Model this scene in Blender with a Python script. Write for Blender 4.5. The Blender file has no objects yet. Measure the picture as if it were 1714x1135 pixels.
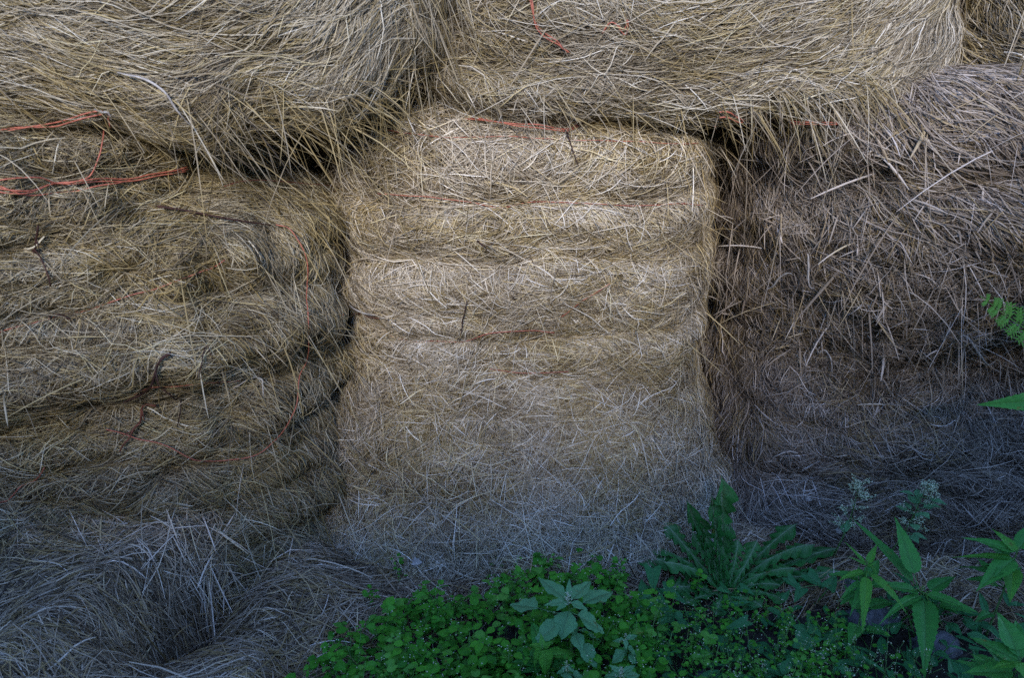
import bpy, math, random
import numpy as np
from mathutils import Vector
from mathutils.bvhtree import BVHTree

rng = np.random.default_rng(7)
random.seed(7)
S = bpy.context.scene
COL = S.collection
PI = math.pi

# ------------------------------------------------------------------ camera numbers
CAM = np.array([0.0, 0.0, 1.55]); PITCH = math.radians(-23.0)
FPX = 1337.0; CX, CY = 857.0, 567.5           # in photograph pixels
FWD = np.array([0, math.cos(PITCH), math.sin(PITCH)])
UPV = np.array([0, -math.sin(PITCH), math.cos(PITCH)])
RIGHT = np.array([1.0, 0, 0])

def ray(px, py):
    d = FWD + RIGHT * ((px - CX) / FPX) - UPV * ((py - CY) / FPX)
    return d / np.linalg.norm(d)
def at_z(px, py, z):
    d = ray(px, py); t = (z - CAM[2]) / d[2]; return CAM + d * t
def at_y(px, py, y):
    d = ray(px, py); t = (y - CAM[1]) / d[1]; return CAM + d * t
def in_view(P, m=1.22):
    """wide frustum: what the camera, or one a step to the side, could see"""
    q = P - CAM
    dep = q @ FWD
    dep = np.where(dep < 0.05, 0.05, dep)
    x = (q @ RIGHT) / dep * FPX; y = (q @ UPV) / dep * FPX
    return (np.abs(x) < CX * m) & (np.abs(y) < CY * m * 1.02) & ((q @ FWD) > 0.1)

# ------------------------------------------------------------------ noise
def _hash(ix, iy, iz, seed):
    h = (ix.astype(np.int64) * 374761393 + iy.astype(np.int64) * 668265263 + iz.astype(np.int64) * 2147483647 + seed * 1274126177) & 0xFFFFFFFF
    h = ((h ^ (h >> 13)) * 1274126177) & 0xFFFFFFFF
    h = (h ^ (h >> 16)) & 0xFFFFFF
    return h / float(0xFFFFFF) * 2 - 1
def noise(P, f, seed=0):
    q = np.asarray(P, float) * f + seed * 17.31
    i = np.floor(q).astype(np.int64); t = q - i; t = t * t * (3 - 2 * t)
    x, y, z = i[..., 0], i[..., 1], i[..., 2]; tx, ty, tz = t[..., 0], t[..., 1], t[..., 2]
    r = 0
    for a in (0, 1):
        for b in (0, 1):
            for c in (0, 1):
                w = (tx if a else 1 - tx) * (ty if b else 1 - ty) * (tz if c else 1 - tz)
                r = r + w * _hash(x + a, y + b, z + c, seed)
    return r
def fbm(P, f, seed=0, o=3):
    r = 0; a = 1.0
    for k in range(o):
        r = r + a * noise(P, f * 2.03 ** k, seed + k * 5); a *= 0.5
    return r
def sm(x, a, b):
    t = np.clip((x - a) / (b - a), 0, 1); return t * t * (3 - 2 * t)

# ------------------------------------------------------------------ mesh helpers
def make_mesh(name, V, F, mat=None, attrs=None, smooth=True):
    """V (n,3), F list of faces or (m,k) array"""
    me = bpy.data.meshes.new(name)
    V = np.ascontiguousarray(V, np.float32)
    if isinstance(F, np.ndarray):
        m, k = F.shape
        me.vertices.add(len(V)); me.vertices.foreach_set('co', V.ravel())
        me.loops.add(m * k); me.loops.foreach_set('vertex_index', np.ascontiguousarray(F, np.int32).ravel())
        me.polygons.add(m)
        me.polygons.foreach_set('loop_start', np.arange(0, m * k, k, dtype=np.int32))
        me.polygons.foreach_set('loop_total', np.full(m, k, np.int32))
        me.update(calc_edges=True)
    else:
        me.from_pydata([tuple(v) for v in V], [], F)
    if smooth:
        me.polygons.foreach_set('use_smooth', np.ones(len(me.polygons), bool))
    for n, a in (attrs or {}).items():
        at = me.attributes.new(n, 'FLOAT', 'POINT'); at.data.foreach_set('value', np.ascontiguousarray(a, np.float32))
    if mat: me.materials.append(mat)
    return me
def link(name, me, parent=None):
    o = bpy.data.objects.new(name, me); COL.objects.link(o)
    if parent: o.parent = parent
    return o
def tag(o, label=None, cat=None, group=None, kind=None):
    if label: o['label'] = label
    if cat: o['category'] = cat
    if group: o['group'] = group
    if kind: o['kind'] = kind
    return o

class MB:
    """collects quads/tris with two float attributes"""
    def __init__(s): s.V = []; s.F = []; s.A = []; s.B = []; s.n = 0
    def add(s, V, F, A=None, B=None):
        V = np.asarray(V, float); k = len(V)
        s.V.append(V); s.F += [tuple(int(i) + s.n for i in f) for f in F]
        s.A.append(np.zeros(k) if A is None else np.broadcast_to(np.asarray(A, float), (k,)))
        s.B.append(np.zeros(k) if B is None else np.broadcast_to(np.asarray(B, float), (k,))); s.n += k
    def build(s, name, mat, parent=None, smooth=True):
        V = np.concatenate(s.V)
        o = None
        if parent is not None: V = V - np.array(parent.location)
        me = make_mesh(name, V, s.F, mat, {'rib': np.concatenate(s.A), 'tone': np.concatenate(s.B)}, smooth)
        return link(name, me, parent)
    def tube(s, pts, r, sides=6, A=0.0, B=0.5):
        P = np.asarray(pts, float); n = len(P)
        R = np.broadcast_to(np.asarray(r, float), (n,))
        T = np.gradient(P, axis=0); T /= np.linalg.norm(T, axis=1)[:, None] + 1e-9
        ref = np.array([0.31, 0.52, 0.79]); 
        N = np.cross(T, ref); N /= np.linalg.norm(N, axis=1)[:, None] + 1e-9
        Bn = np.cross(T, N)
        a = np.arange(sides) / sides * 2 * PI
        V = (P[:, None] + R[:, None, None] * (np.cos(a)[None, :, None] * N[:, None] + np.sin(a)[None, :, None] * Bn[:, None])).reshape(-1, 3)
        F = []
        for i in range(n - 1):
            for j in range(sides):
                k = (j + 1) % sides
                F.append((i * sides + j, i * sides + k, (i + 1) * sides + k, (i + 1) * sides + j))
        F.append(tuple(range(sides))[::-1]); F.append(tuple((n - 1) * sides + j for j in range(sides)))
        s.add(V, F, A, B)

def spline(pts, n):
    """Catmull-Rom through control points"""
    P = np.asarray(pts, float); P = np.vstack([2 * P[0] - P[1], P, 2 * P[-1] - P[-2]])
    m = len(P) - 3; out = []
    for t in np.linspace(0, m - 1e-6, n):
        i = int(t); u = t - i
        a, b, c, d = P[i:i + 4]
        out.append(0.5 * (2 * b + (c - a) * u + (2 * a - 5 * b + 4 * c - d) * u * u + (3 * b - 3 * c + d - a) * u ** 3))
    return np.array(out)

# ------------------------------------------------------------------ materials
def new_mat(name):
    m = bpy.data.materials.new(name); m.use_nodes = True
    nt = m.node_tree; nt.nodes.clear()
    out = nt.nodes.new('ShaderNodeOutputMaterial')
    return m, nt, out
def node(nt, t, **kw):
    n = nt.nodes.new(t)
    for k, v in kw.items(): setattr(n, k, v)
    return n
def ramp(nt, stops, inp):
    r = nt.nodes.new('ShaderNodeValToRGB'); e = r.color_ramp.elements
    while len(e) < len(stops): e.new(0.5)
    for i, (p, c) in enumerate(stops): e[i].position = p; e[i].color = (*c, 1)
    nt.links.new(inp, r.inputs[0]); return r.outputs[0]
def mix(nt, a, b, f, mode='MIX'):
    m = nt.nodes.new('ShaderNodeMix'); m.data_type = 'RGBA'; m.blend_type = mode
    for s, v in ((6, a), (7, b)):
        if isinstance(v, tuple): m.inputs[s].default_value = (*v, 1)
        else: nt.links.new(v, m.inputs[s])
    if isinstance(f, (int, float)): m.inputs[0].default_value = f
    else: nt.links.new(f, m.inputs[0])
    return m.outputs[2]
def mathn(nt, op, a, b=None):
    m = nt.nodes.new('ShaderNodeMath'); m.operation = op
    for i, v in enumerate((a, b)):
        if v is None: continue
        if isinstance(v, (int, float)): m.inputs[i].default_value = v
        else: nt.links.new(v, m.inputs[i])
    return m.outputs[0]

def straw_mat(name, tint=(1, 1, 1), core=False, yellow=0.5):
    m, nt, out = new_mat(name)
    geo = node(nt, 'ShaderNodeNewGeometry')
    if core:
        n = node(nt, 'ShaderNodeTexNoise'); n.inputs['Scale'].default_value = 90; n.inputs['Detail'].default_value = 5
        nt.links.new(geo.outputs['Position'], n.inputs['Vector'])
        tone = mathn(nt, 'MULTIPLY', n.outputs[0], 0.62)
        hue = n.outputs[0]
    else:
        a = node(nt, 'ShaderNodeAttribute', attribute_name='tone'); tone = a.outputs['Fac']
        b = node(nt, 'ShaderNodeAttribute', attribute_name='hue'); hue = b.outputs['Fac']
    grey = ramp(nt, [(0, (.028, .020, .016)), (.22, (.13, .102, .074)), (.48, (.33, .285, .22)), (.78, (.60, .55, .465)), (1, (.84, .82, .78))], tone)
    yel = ramp(nt, [(0, (.045, .032, .012)), (.25, (.150, .110, .042)), (.5, (.335, .26, .128)), (.8, (.56, .475, .29)), (1, (.72, .66, .46))], tone)
    pn = node(nt, 'ShaderNodeTexNoise'); pn.inputs['Scale'].default_value = 4.2; pn.inputs['Detail'].default_value = 4
    nt.links.new(geo.outputs['Position'], pn.inputs['Vector'])
    patch = ramp(nt, [(.40, (0, 0, 0)), (.62, (1, 1, 1))], pn.outputs[0])
    # straws with a high hue value are yellow, more of them inside the yellow patches
    thr = mathn(nt, 'MULTIPLY_ADD', patch, 0.45); nt.nodes[-1].inputs[2].default_value = yellow - 0.5
    h2 = mathn(nt, 'ADD', hue, thr)
    f = ramp(nt, [(.72, (0, 0, 0)), (.98, (1, 1, 1))], h2)
    c = mix(nt, grey, yel, f)
    c = mix(nt, c, tint, 1.0, 'MULTIPLY')
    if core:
        c = mix(nt, c, (.42, .40, .38), 1.0, 'MULTIPLY')  # shade of the gaps between straws put into the core colour
    p = node(nt, 'ShaderNodeBsdfPrincipled')
    nt.links.new(c, p.inputs['Base Color']); p.inputs['Roughness'].default_value = .62 if not core else .95
    p.inputs['Specular IOR Level'].default_value = .30 if not core else .05
    if core:
        b = node(nt, 'ShaderNodeBump'); b.inputs['Strength'].default_value = .8; b.inputs['Distance'].default_value = .02
        nt.links.new(tone, b.inputs['Height']); nt.links.new(b.outputs[0], p.inputs['Normal'])
    nt.links.new(p.outputs[0], out.inputs[0])
    return m

def leaf_mat(name, dark, light, rib, trans=.25, rough=.42, spots=0.0):
    m, nt, out = new_mat(name)
    t = node(nt, 'ShaderNodeAttribute', attribute_name='tone').outputs['Fac']
    r = node(nt, 'ShaderNodeAttribute', attribute_name='rib').outputs['Fac']
    geo = node(nt, 'ShaderNodeNewGeometry')
    n = node(nt, 'ShaderNodeTexNoise'); n.inputs['Scale'].default_value = 60; n.inputs['Detail'].default_value = 3
    nt.links.new(geo.outputs['Position'], n.inputs['Vector'])
    tt = mathn(nt, 'ADD', mathn(nt, 'MULTIPLY', t, .75), mathn(nt, 'MULTIPLY', n.outputs[0], .35))
    c = ramp(nt, [(.1, dark), (.95, light)], tt)
    c = mix(nt, c, rib, r)
    n2 = node(nt, 'ShaderNodeTexNoise'); n2.inputs['Scale'].default_value = 38; n2.inputs['Detail'].default_value = 4
    nt.links.new(geo.outputs['Position'], n2.inputs['Vector'])
    c = mix(nt, c, (.16, .13, .03), ramp(nt, [(.66, (0, 0, 0)), (.74, (.75, .75, .75))], n2.outputs[0]))
    p = node(nt, 'ShaderNodeBsdfPrincipled'); nt.links.new(c, p.inputs['Base Color'])
    p.inputs['Roughness'].default_value = rough + .08; p.inputs['Specular IOR Level'].default_value = .18
    b = node(nt, 'ShaderNodeBump'); b.inputs['Strength'].default_value = .35; b.inputs['Distance'].default_value = .004
    nt.links.new(n.outputs[0], b.inputs['Height']); nt.links.new(b.outputs[0], p.inputs['Normal'])
    tr = node(nt, 'ShaderNodeBsdfTranslucent'); nt.links.new(mix(nt, c, (.9, 1.0, .35), .45, 'MULTIPLY'), tr.inputs[0])
    ms = node(nt, 'ShaderNodeMixShader'); ms.inputs[0].default_value = trans
    nt.links.new(p.outputs[0], ms.inputs[1]); nt.links.new(tr.outputs[0], ms.inputs[2])
    nt.links.new(ms.outputs[0], out.inputs[0])
    return m
def plain_mat(name, c1, c2, scale=40, rough=.8, bump=.3, dist=.004):
    m, nt, out = new_mat(name)
    geo = node(nt, 'ShaderNodeNewGeometry')
    n = node(nt, 'ShaderNodeTexNoise'); n.inputs['Scale'].default_value = scale; n.inputs['Detail'].default_value = 6
    nt.links.new(geo.outputs['Position'], n.inputs['Vector'])
    c = ramp(nt, [(.3, c1), (.7, c2)], n.outputs[0])
    p = node(nt, 'ShaderNodeBsdfPrincipled'); nt.links.new(c, p.inputs['Base Color']); p.inputs['Roughness'].default_value = rough
    p.inputs['Specular IOR Level'].default_value = .2
    b = node(nt, 'ShaderNodeBump'); b.inputs['Strength'].default_value = bump; b.inputs['Distance'].default_value = dist
    nt.links.new(n.outputs[0], b.inputs['Height']); nt.links.new(b.outputs[0], p.inputs['Normal'])
    nt.links.new(p.outputs[0], out.inputs[0]); return m

# ------------------------------------------------------------------ straw
NSEG = 5
class Straws:
    def __init__(s): s.P = []; s.W = []; s.Nn = []; s.tone = []; s.hue = []
    def add(s, pts, width, nrm, tone, hue):
        s.P.append(pts); s.W.append(width); s.Nn.append(nrm); s.tone.append(tone); s.hue.append(hue)
    def arrays(s):
        """(k, NSEG+1, 3) centre lines -> folded ribbons"""
        P = np.concatenate(s.P); W = np.concatenate(s.W); N = np.concatenate(s.Nn); tone = np.concatenate(s.tone); hue = np.concatenate(s.hue)
        k, r, _ = P.shape
        T = np.empty_like(P); T[:, 1:-1] = P[:, 2:] - P[:, :-2]; T[:, 0] = P[:, 1] - P[:, 0]; T[:, -1] = P[:, -1] - P[:, -2]
        T /= np.linalg.norm(T, axis=2, keepdims=True) + 1e-9
        Nn = np.broadcast_to(N[:, None], P.shape)
        B = np.cross(T, Nn); B /= np.linalg.norm(B, axis=2, keepdims=True) + 1e-9
        U = np.cross(B, T)
        roll = rng.uniform(-.9, .9, (k, 1, 1))
        B2 = B * np.cos(roll) + U * np.sin(roll); U2 = U * np.cos(roll) - B * np.sin(roll)
        taper = np.array([.62, 1, 1.03, 1, .85, .30][:r]).reshape(1, r, 1)
        w = W[:, None, None] * taper * .5
        V = np.stack([P - B2 * w - U2 * w * .35, P + U2 * w * .45, P + B2 * w - U2 * w * .35], 2)     # k,r,3,3
        base = (np.arange(k) * r * 3)[:, None, None, None]
        i = (np.arange(r - 1) * 3)[None, :, None, None]
        q = np.array([[0, 1, 4, 3], [1, 2, 5, 4]])[None, None]
        F = (base + i + q).reshape(-1, 4)
        a = np.repeat(tone, r * 3); h = np.repeat(hue, r * 3)
        return V.reshape(-1, 3), F, a, h

class Patch:
    """a surface given as a grid of points; straws are laid along it"""
    def __init__(s, P):
        s.P = P; nu, nv, _ = P.shape; s.nu, s.nv = nu, nv
        Pu = np.gradient(P, axis=0); Pv = np.gradient(P, axis=1)
        N = np.cross(Pu, Pv); N /= np.linalg.norm(N, axis=2, keepdims=True) + 1e-9
        s.N = N; s.lu = np.linalg.norm(Pu, axis=2) + 1e-6; s.lv = np.linalg.norm(Pv, axis=2) + 1e-6
        s.area = s.lu * s.lv
    def samp(s, A, u, v):
        u = np.clip(u, 0, s.nu - 1.001); v = np.clip(v, 0, s.nv - 1.001)
        i = u.astype(int); j = v.astype(int); a = u - i; b = v - j
        if A.ndim == 3: a = a[..., None]; b = b[..., None]
        return A[i, j] * (1 - a) * (1 - b) + A[i + 1, j] * a * (1 - b) + A[i, j + 1] * (1 - a) * b + A[i + 1, j + 1] * a * b

def lay(st, patch, weight, density, flow, length, width, h=(-.012, .014), tilt=.05, tone=(.42, .2), clump=.9, clumpf=9., sag=.0, seed=0):
    """lay straws on a patch. weight: per grid point 0..1; flow(P) -> (angle, sigma)"""
    w = patch.area * weight
    k = int(w.sum() * density)
    if k < 1: return
    c = np.cumsum(w.ravel()); idx = np.searchsorted(c, rng.uniform(0, c[-1], k))
    u = idx // patch.nv + rng.uniform(-.5, .5, k); v = idx % patch.nv + rng.uniform(-.5, .5, k)
    P0 = patch.samp(patch.P, u, v)
    lu = patch.samp(patch.lu, u, v); lv = patch.samp(patch.lv, u, v)
    th, sg = flow(P0)
    th = th + clump * sg * 1.6 * fbm(P0, clumpf, 40 + seed, 2) + rng.normal(0, 1, k) * sg
    th = th + np.where(rng.random(k) < .5, 0, PI)
    L = np.exp(rng.normal(math.log(length[0]), length[1], k))
    L = np.clip(L, length[0] * .3, length[0] * 3.2)
    kap = rng.normal(0, .22, k) / L * (1 + (rng.random(k) < .08) * 3.0)
    h0 = rng.uniform(h[0], h[1], k); tl = np.abs(rng.normal(0, tilt, k)) * np.sign(rng.normal(0, 1, k))
    bow = rng.normal(0, .04, k)
    t = np.linspace(-.5, .5, NSEG + 1)[None]
    s_ = t * L[:, None]
    ang = th[:, None] + kap[:, None] * s_ * .5
    du = s_ * np.cos(ang) / lu[:, None]; dv = s_ * np.sin(ang) / lv[:, None]
    uu = u[:, None] + du; vv = v[:, None] + dv
    # straws whose ends would leave the patch are shortened by the clip in samp
    Q = patch.samp(patch.P, uu.ravel(), vv.ravel()).reshape(k, NSEG + 1, 3)
    Nq = patch.samp(patch.N, uu.ravel(), vv.ravel()).reshape(k, NSEG + 1, 3)
    hh = h0[:, None] + tl[:, None] * s_ + bow[:, None] * L[:, None] * (t * t * 4 - 1) * -1
    hh = np.maximum(hh, -.03)
    Q = Q + Nq * hh[..., None]
    if sag: Q[..., 2] -= sag * np.maximum(hh, 0)
    W = np.exp(rng.normal(math.log(width[0]), width[1], k))
    W = np.minimum(W, width[0] * 2.6)
    tn = np.clip(rng.normal(tone[0], tone[1], k) + .16 * fbm(P0, 7., 90 + seed, 2), 0.02, 1)
    hu = rng.random(k)
    ok = (np.linalg.norm(np.diff(Q, axis=1), axis=2).sum(1) > .012)
    st.add(Q[ok], W[ok], Nq[:, NSEG // 2][ok], tn[ok], hu[ok])

def fling(st, patch, weight, count, dirf, length, width, droop=.5, out=.35, tone=(.5, .17), spread=.35, hue=0.):
    """loose straws that stand off the surface and hang: start on the patch, leave along dirf(P) and bend down"""
    w = patch.area * weight
    if w.sum() <= 0: return
    c = np.cumsum(w.ravel()); idx = np.searchsorted(c, rng.uniform(0, c[-1], count))
    u = idx // patch.nv + rng.uniform(-.5, .5, count); v = idx % patch.nv + rng.uniform(-.5, .5, count)
    P0 = patch.samp(patch.P, u, v); N0 = patch.samp(patch.N, u, v)
    D = dirf(P0) + rng.normal(0, spread, (count, 3)); D = D - (D * N0).sum(1, keepdims=True) * N0
    D /= np.linalg.norm(D, axis=1, keepdims=True) + 1e-9
    D = D + N0 * rng.uniform(.03, out, (count, 1)); D /= np.linalg.norm(D, axis=1, keepdims=True)
    L = np.exp(rng.normal(math.log(length[0]), length[1], count))
    t = np.linspace(-.12, 1, NSEG + 1)[None, :, None]
    side = np.cross(D, N0) * rng.normal(0, .10, (count, 1))
    dr = rng.uniform(.2, 1, (count, 1, 1)) * droop
    Q = P0[:, None] + D[:, None] * t * L[:, None, None] + side[:, None] * (t ** 2) * L[:, None, None]
    Q[..., 2] -= (dr * t ** 2 * L[:, None, None])[..., 0]
    W = np.exp(rng.normal(math.log(width[0]), width[1], count))
    st.add(Q, W, N0, np.clip(rng.normal(tone[0], tone[1], count), .02, 1), hue + (1 - hue) * rng.random(count))

# ------------------------------------------------------------------ bales
NU, NV = 300, 190
def bale_grid(b):
    phi = np.linspace(-PI, PI, NU)
    rt, rb = b['rt'], b['rb']; z0, z1 = b['z']
    R0 = min(b['hw'], b['hd'])
    # profile by arc length: bottom corner, side, top corner, top cap
    la, ls, lb, lc = rb * PI / 2, (z1 - z0) - rt - rb, rt * PI / 2, R0 - rt - .02
    s = np.concatenate([np.linspace(0, la, 14, endpoint=False), la + np.linspace(0, ls, NV - 14 - 20 - 14, endpoint=False),
                        la + ls + np.linspace(0, lb, 20, endpoint=False), la + ls + lb + np.linspace(0, lc, 14)])
    ins = np.zeros_like(s); zz = np.zeros_like(s)
    a = s < la; th = (s / rb); ins[a] = rb * (1 - np.sin(th[a])); zz[a] = z0 + rb * (1 - np.cos(th[a]))
    a = (s >= la) & (s < la + ls); zz[a] = z0 + rb + (s[a] - la)
    a = (s >= la + ls) & (s < la + ls + lb); th = (s - la - ls) / rt; ins[a] = rt * (1 - np.cos(th[a])); zz[a] = z1 - rt + rt * np.sin(th[a])
    a = s >= la + ls + lb; ins[a] = rt + (s[a] - la - ls - lb); zz[a] = z1
    n = b['n']; sp, cp = np.abs(np.sin(phi)), np.abs(np.cos(phi))
    r = ((sp / b['hw']) ** n + (cp / b['hd']) ** n) ** (-1 / n)
    dirx, diry = np.sin(phi), -np.cos(phi)
    yaw = b.get('yaw', 0)
    dx = dirx * math.cos(yaw) - diry * math.sin(yaw); dy = dirx * math.sin(yaw) + diry * math.cos(yaw)
    rr = r[:, None] - ins[None] * r[:, None] / R0
    X = b['c'][0] + dx[:, None] * rr; Y = b['c'][1] + dy[:, None] * rr; Z = np.broadcast_to(zz[None], X.shape).copy()
    P = np.stack([X, Y, Z], 2)
    sd = b['seed']
    edge = sm(rr, .08, .25)
    H = zz[None] - z0
    warp = fbm(P * np.array([1, 1, 1.0]), 2.2, sd + 3, 2) * .05 + b.get('wtilt', 0) * (X - b['c'][0])
    bands = b['bands']                       # heights of the creases the twine pulls in
    d = 0
    for zc, amp, wd in bands:
        d = d - amp * np.exp(-((Z - zc - warp) / wd) ** 2)
    lg = b.get('rolls', ())
    for q in range(len(lg) - 1):             # each roll steps out under its twine and slopes back in lower down
        zt = lg[q][0] + warp; h_ = lg[q][0] - lg[q + 1][0]; t_ = (zt - Z) / h_
        d = d + lg[q][1] * (.25 + .75 * np.clip(-dy, 0, 1) ** 1.5)[:, None] * (.85 + .55 * fbm(P * np.array([1, 1, .2]), 1.9, sd + 60 + q * 7, 2)) * sm(t_, -.08, .20) * (1 - sm(t_, .25, 1.08))
    st = P * np.array([1, 1, 1.8])
    d = d + b['lump'] * fbm(st, 3.4, sd, 3) + b['lump'] * .55 * (1 - 2 * np.abs(noise(st, 7.0, sd + 9))) + b['lump'] * .20 * noise(st, 17., sd + 12)
    if 'flare' in b: d = d + b['flare'] * np.clip(1 - H / b.get('flare_h', .5), 0, 1) ** 1.6
    for (bx, bz, rx, rz, amp) in b.get('bulges', ()):
        d = d + amp * np.exp(-((X - bx) / rx) ** 2 - ((Z - bz) / rz) ** 2) * (dy[:, None] < .2)
    d = d * edge
    P[..., 0] += dx[:, None] * d; P[..., 1] += dy[:, None] * d
    P[..., 2] += (fbm(P, 4., sd + 20, 2) * .022 * sm(H, .0, .3))
    if 'rise' in b: P[..., 2] += b['rise'] * sm(X, -.46, -.24) * (1 - sm(H, .05, .45))
    if b.get('ragged'): P[..., 2] += b['ragged'] * fbm(P * np.array([1, 1, .2]), 5., sd + 30, 2) * (1 - sm(H, .05, .30))
    return P

def tones(b): return b.get('tone', (.45, .2))
BALES = {}
def build_bale(b):
    P = bale_grid(b); patch = Patch(P)
    if ((patch.N[:, 40:120, :2] * (P[:, 40:120, :2] - np.array(b['c']))).sum()) < 0:
        patch.N = -patch.N
    fac = ((CAM - P) * patch.N).sum(2) / np.linalg.norm(CAM - P, axis=2)
    vis = in_view(P) * sm(fac, -.45, -.15)
    st = Straws()
    D = b['density']
    lay(st, patch, vis, D * .55, lambda q: b['flow'](q), (b['len'] * .55, .45), (b['wid'] * .75, .3), h=(-.020, .004), tilt=.03, tone=(tones(b)[0] - .17, tones(b)[1]), seed=b['seed'])  # under layer toned darker, gap shade put into its colour
    lay(st, patch, vis, D * .45, lambda q: b['flow'](q), (b['len'], .45), (b['wid'], .35), h=(-.012, .014), tilt=.06, tone=tones(b), seed=b['seed'])
    # top coat: fewer, longer, looser
    lay(st, patch, vis, D * .06, lambda q: (b['flow'](q)[0], np.maximum(b['flow'](q)[1] * 1.3, .35)), (b['len'] * 1.5, .4), (b['wid'] * 1.15, .3), h=(.002, .022), tilt=.10, tone=(tones(b)[0] + .10, .2), clump=.4, seed=b['seed'] + 1)
    if 'extra' in b: b['extra'](st, patch, vis, fac)
    V, F, a, h = st.arrays()
    # core below the straw
    core = P - patch.N * .014
    idx = np.arange(NU * NV).reshape(NU, NV)
    Fc = np.stack([idx[:-1, :-1], idx[1:, :-1], idx[1:, 1:], idx[:-1, 1:]], 2).reshape(-1, 4)
    nV = NU * NV
    root = np.array([b['c'][0], b['c'][1], b['z'][0]])
    VV = np.vstack([core.reshape(-1, 3), V]) - root
    me = make_mesh('hay_bale', VV, np.vstack([Fc, F + nV]), None, {'tone': np.concatenate([np.full(nV, .3), a]), 'hue': np.concatenate([np.full(nV, .5), h])})
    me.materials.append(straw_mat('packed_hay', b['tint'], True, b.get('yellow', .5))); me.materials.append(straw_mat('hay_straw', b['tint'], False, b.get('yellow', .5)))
    mi = np.ones(len(Fc) + len(F), np.int32); mi[:len(Fc)] = 0
    me.polygons.foreach_set('material_index', mi)
    o = link('hay_bale', me); o.location = root
    tag(o, b['label'], 'hay bale', 'round hay bales stacked in two tiers')
    b['patch'] = patch; b['obj'] = o; b['core'] = P
    b['bvh'] = BVHTree.FromPolygons([Vector(p) for p in P.reshape(-1, 3)], [tuple(map(int, f)) for f in Fc])
    return b

def A(d): return math.radians(d)
def flow_left(q):
    X, Z = q[:, 0], q[:, 2]
    th = A(4) + .28 * fbm(q, 3.5, 77, 2); sg = np.full(len(q), .55)
    e = sm(X, -.74, -.60); th = th * (1 - e) + A(-78) * e; sg = sg * (1 - e) + .40 * e
    return th, sg
def flow_mid(q):
    X, Z = q[:, 0], q[:, 2]
    th = .5 * fbm(q, 3.0, 78, 2); sg = np.full(len(q), .62)
    e = sm(X, .47, .56); th = th * (1 - e) + A(-82) * e; sg = sg * (1 - e) + .26 * e
    e = sm(-X, .40, .52); th = th * (1 - e) + A(-62) * e; sg = sg * (1 - e) + .45 * e
    lo = 1 - sm(Z, .25, .55); sg = sg + .5 * lo
    return th, sg
def flow_right(q):
    X, Z = q[:, 0], q[:, 2]
    up = sm(Z, .95, 1.15) * sm(X, .8, 1.2)
    th = A(-48) * (1 - up) + A(-24) * up + .5 * fbm(q, 3.0, 79, 2); sg = .85 * (1 - up) + .32 * up
    lo = 1 - sm(Z, .22, .5); th = th * (1 - lo) + A(-8) * lo; sg = sg * (1 - lo) + .5 * lo
    e = 1 - sm(X, .70, .86); th = th * (1 - e) + A(-80) * e; sg = sg * (1 - e) + .3 * e
    return th, sg
def flow_top_left(q):
    X, Z = q[:, 0], q[:, 2]
    th = np.interp(X, [-1.5, -.95, -.75, -.55, -.38, -.28, -.20, -.1], [A(-9), A(-7), A(3), A(14), A(34), A(48), A(-60 + 180 * 0), A(-66)])
    e = sm(X, -.30, -.20); th = np.where(X > -.25, A(-66), th)
    return th + .10 * fbm(q, 4., 80, 2), np.where(X > -.27, .16, .17) + .04
def flow_top_mid(q):
    X, Z = q[:, 0], q[:, 2]
    th = np.interp(X, [-.1, .1, .3, .5, .7, .85, 1.0, 1.15], [A(-20), A(-8), A(-4), A(6), A(24), A(44), A(58), A(74)])
    sg = np.interp(X, [-.1, .25, .5, .8], [.55, .42, .24, .17])
    low = 1 - sm(Z, 1.34, 1.48); th = th * (1 - .6 * low)
    return th + .12 * fbm(q, 4., 81, 2), sg
def flow_top_right(q):
    X, Z = q[:, 0], q[:, 2]
    e = sm(Z, 1.42, 1.55)
    return A(-18) * (1 - e) + A(-66) * e + .2 * fbm(q, 4., 82, 2), np.full(len(q), .24)

def extra_left(st, patch, vis, fac):
    P = patch.P
    fling(st, patch, vis * (P[..., 0] > -.80), 1500, lambda q: np.stack([np.full(len(q), .25), np.zeros(len(q)), np.full(len(q), -1.)], 1), (.11, .45), (.0019, .3), droop=.3, out=.6)
    fling(st, patch, vis, 1600, lambda q: rng.normal(0, 1, (len(q), 3)), (.09, .45), (.0021, .3), droop=.4, out=.5)
def extra_mid(st, patch, vis, fac):
    P = patch.P
    fling(st, patch, vis * (P[..., 0] > .44), 420, lambda q: np.stack([np.full(len(q), .05), np.zeros(len(q)), np.full(len(q), -1.)], 1), (.12, .4), (.0018, .3), droop=.2, out=.18, spread=.3)
    fling(st, patch, vis, 2400, lambda q: rng.normal(0, 1, (len(q), 3)), (.075, .45), (.0016, .3), droop=.45, out=.65)
    fling(st, patch, vis * (P[..., 2] > 1.12) * (P[..., 0] > .40), 260, lambda q: np.stack([np.full(len(q), .3), np.zeros(len(q)), np.full(len(q), -1.)], 1), (.12, .35), (.0020, .3), droop=.4, out=.4)
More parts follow.
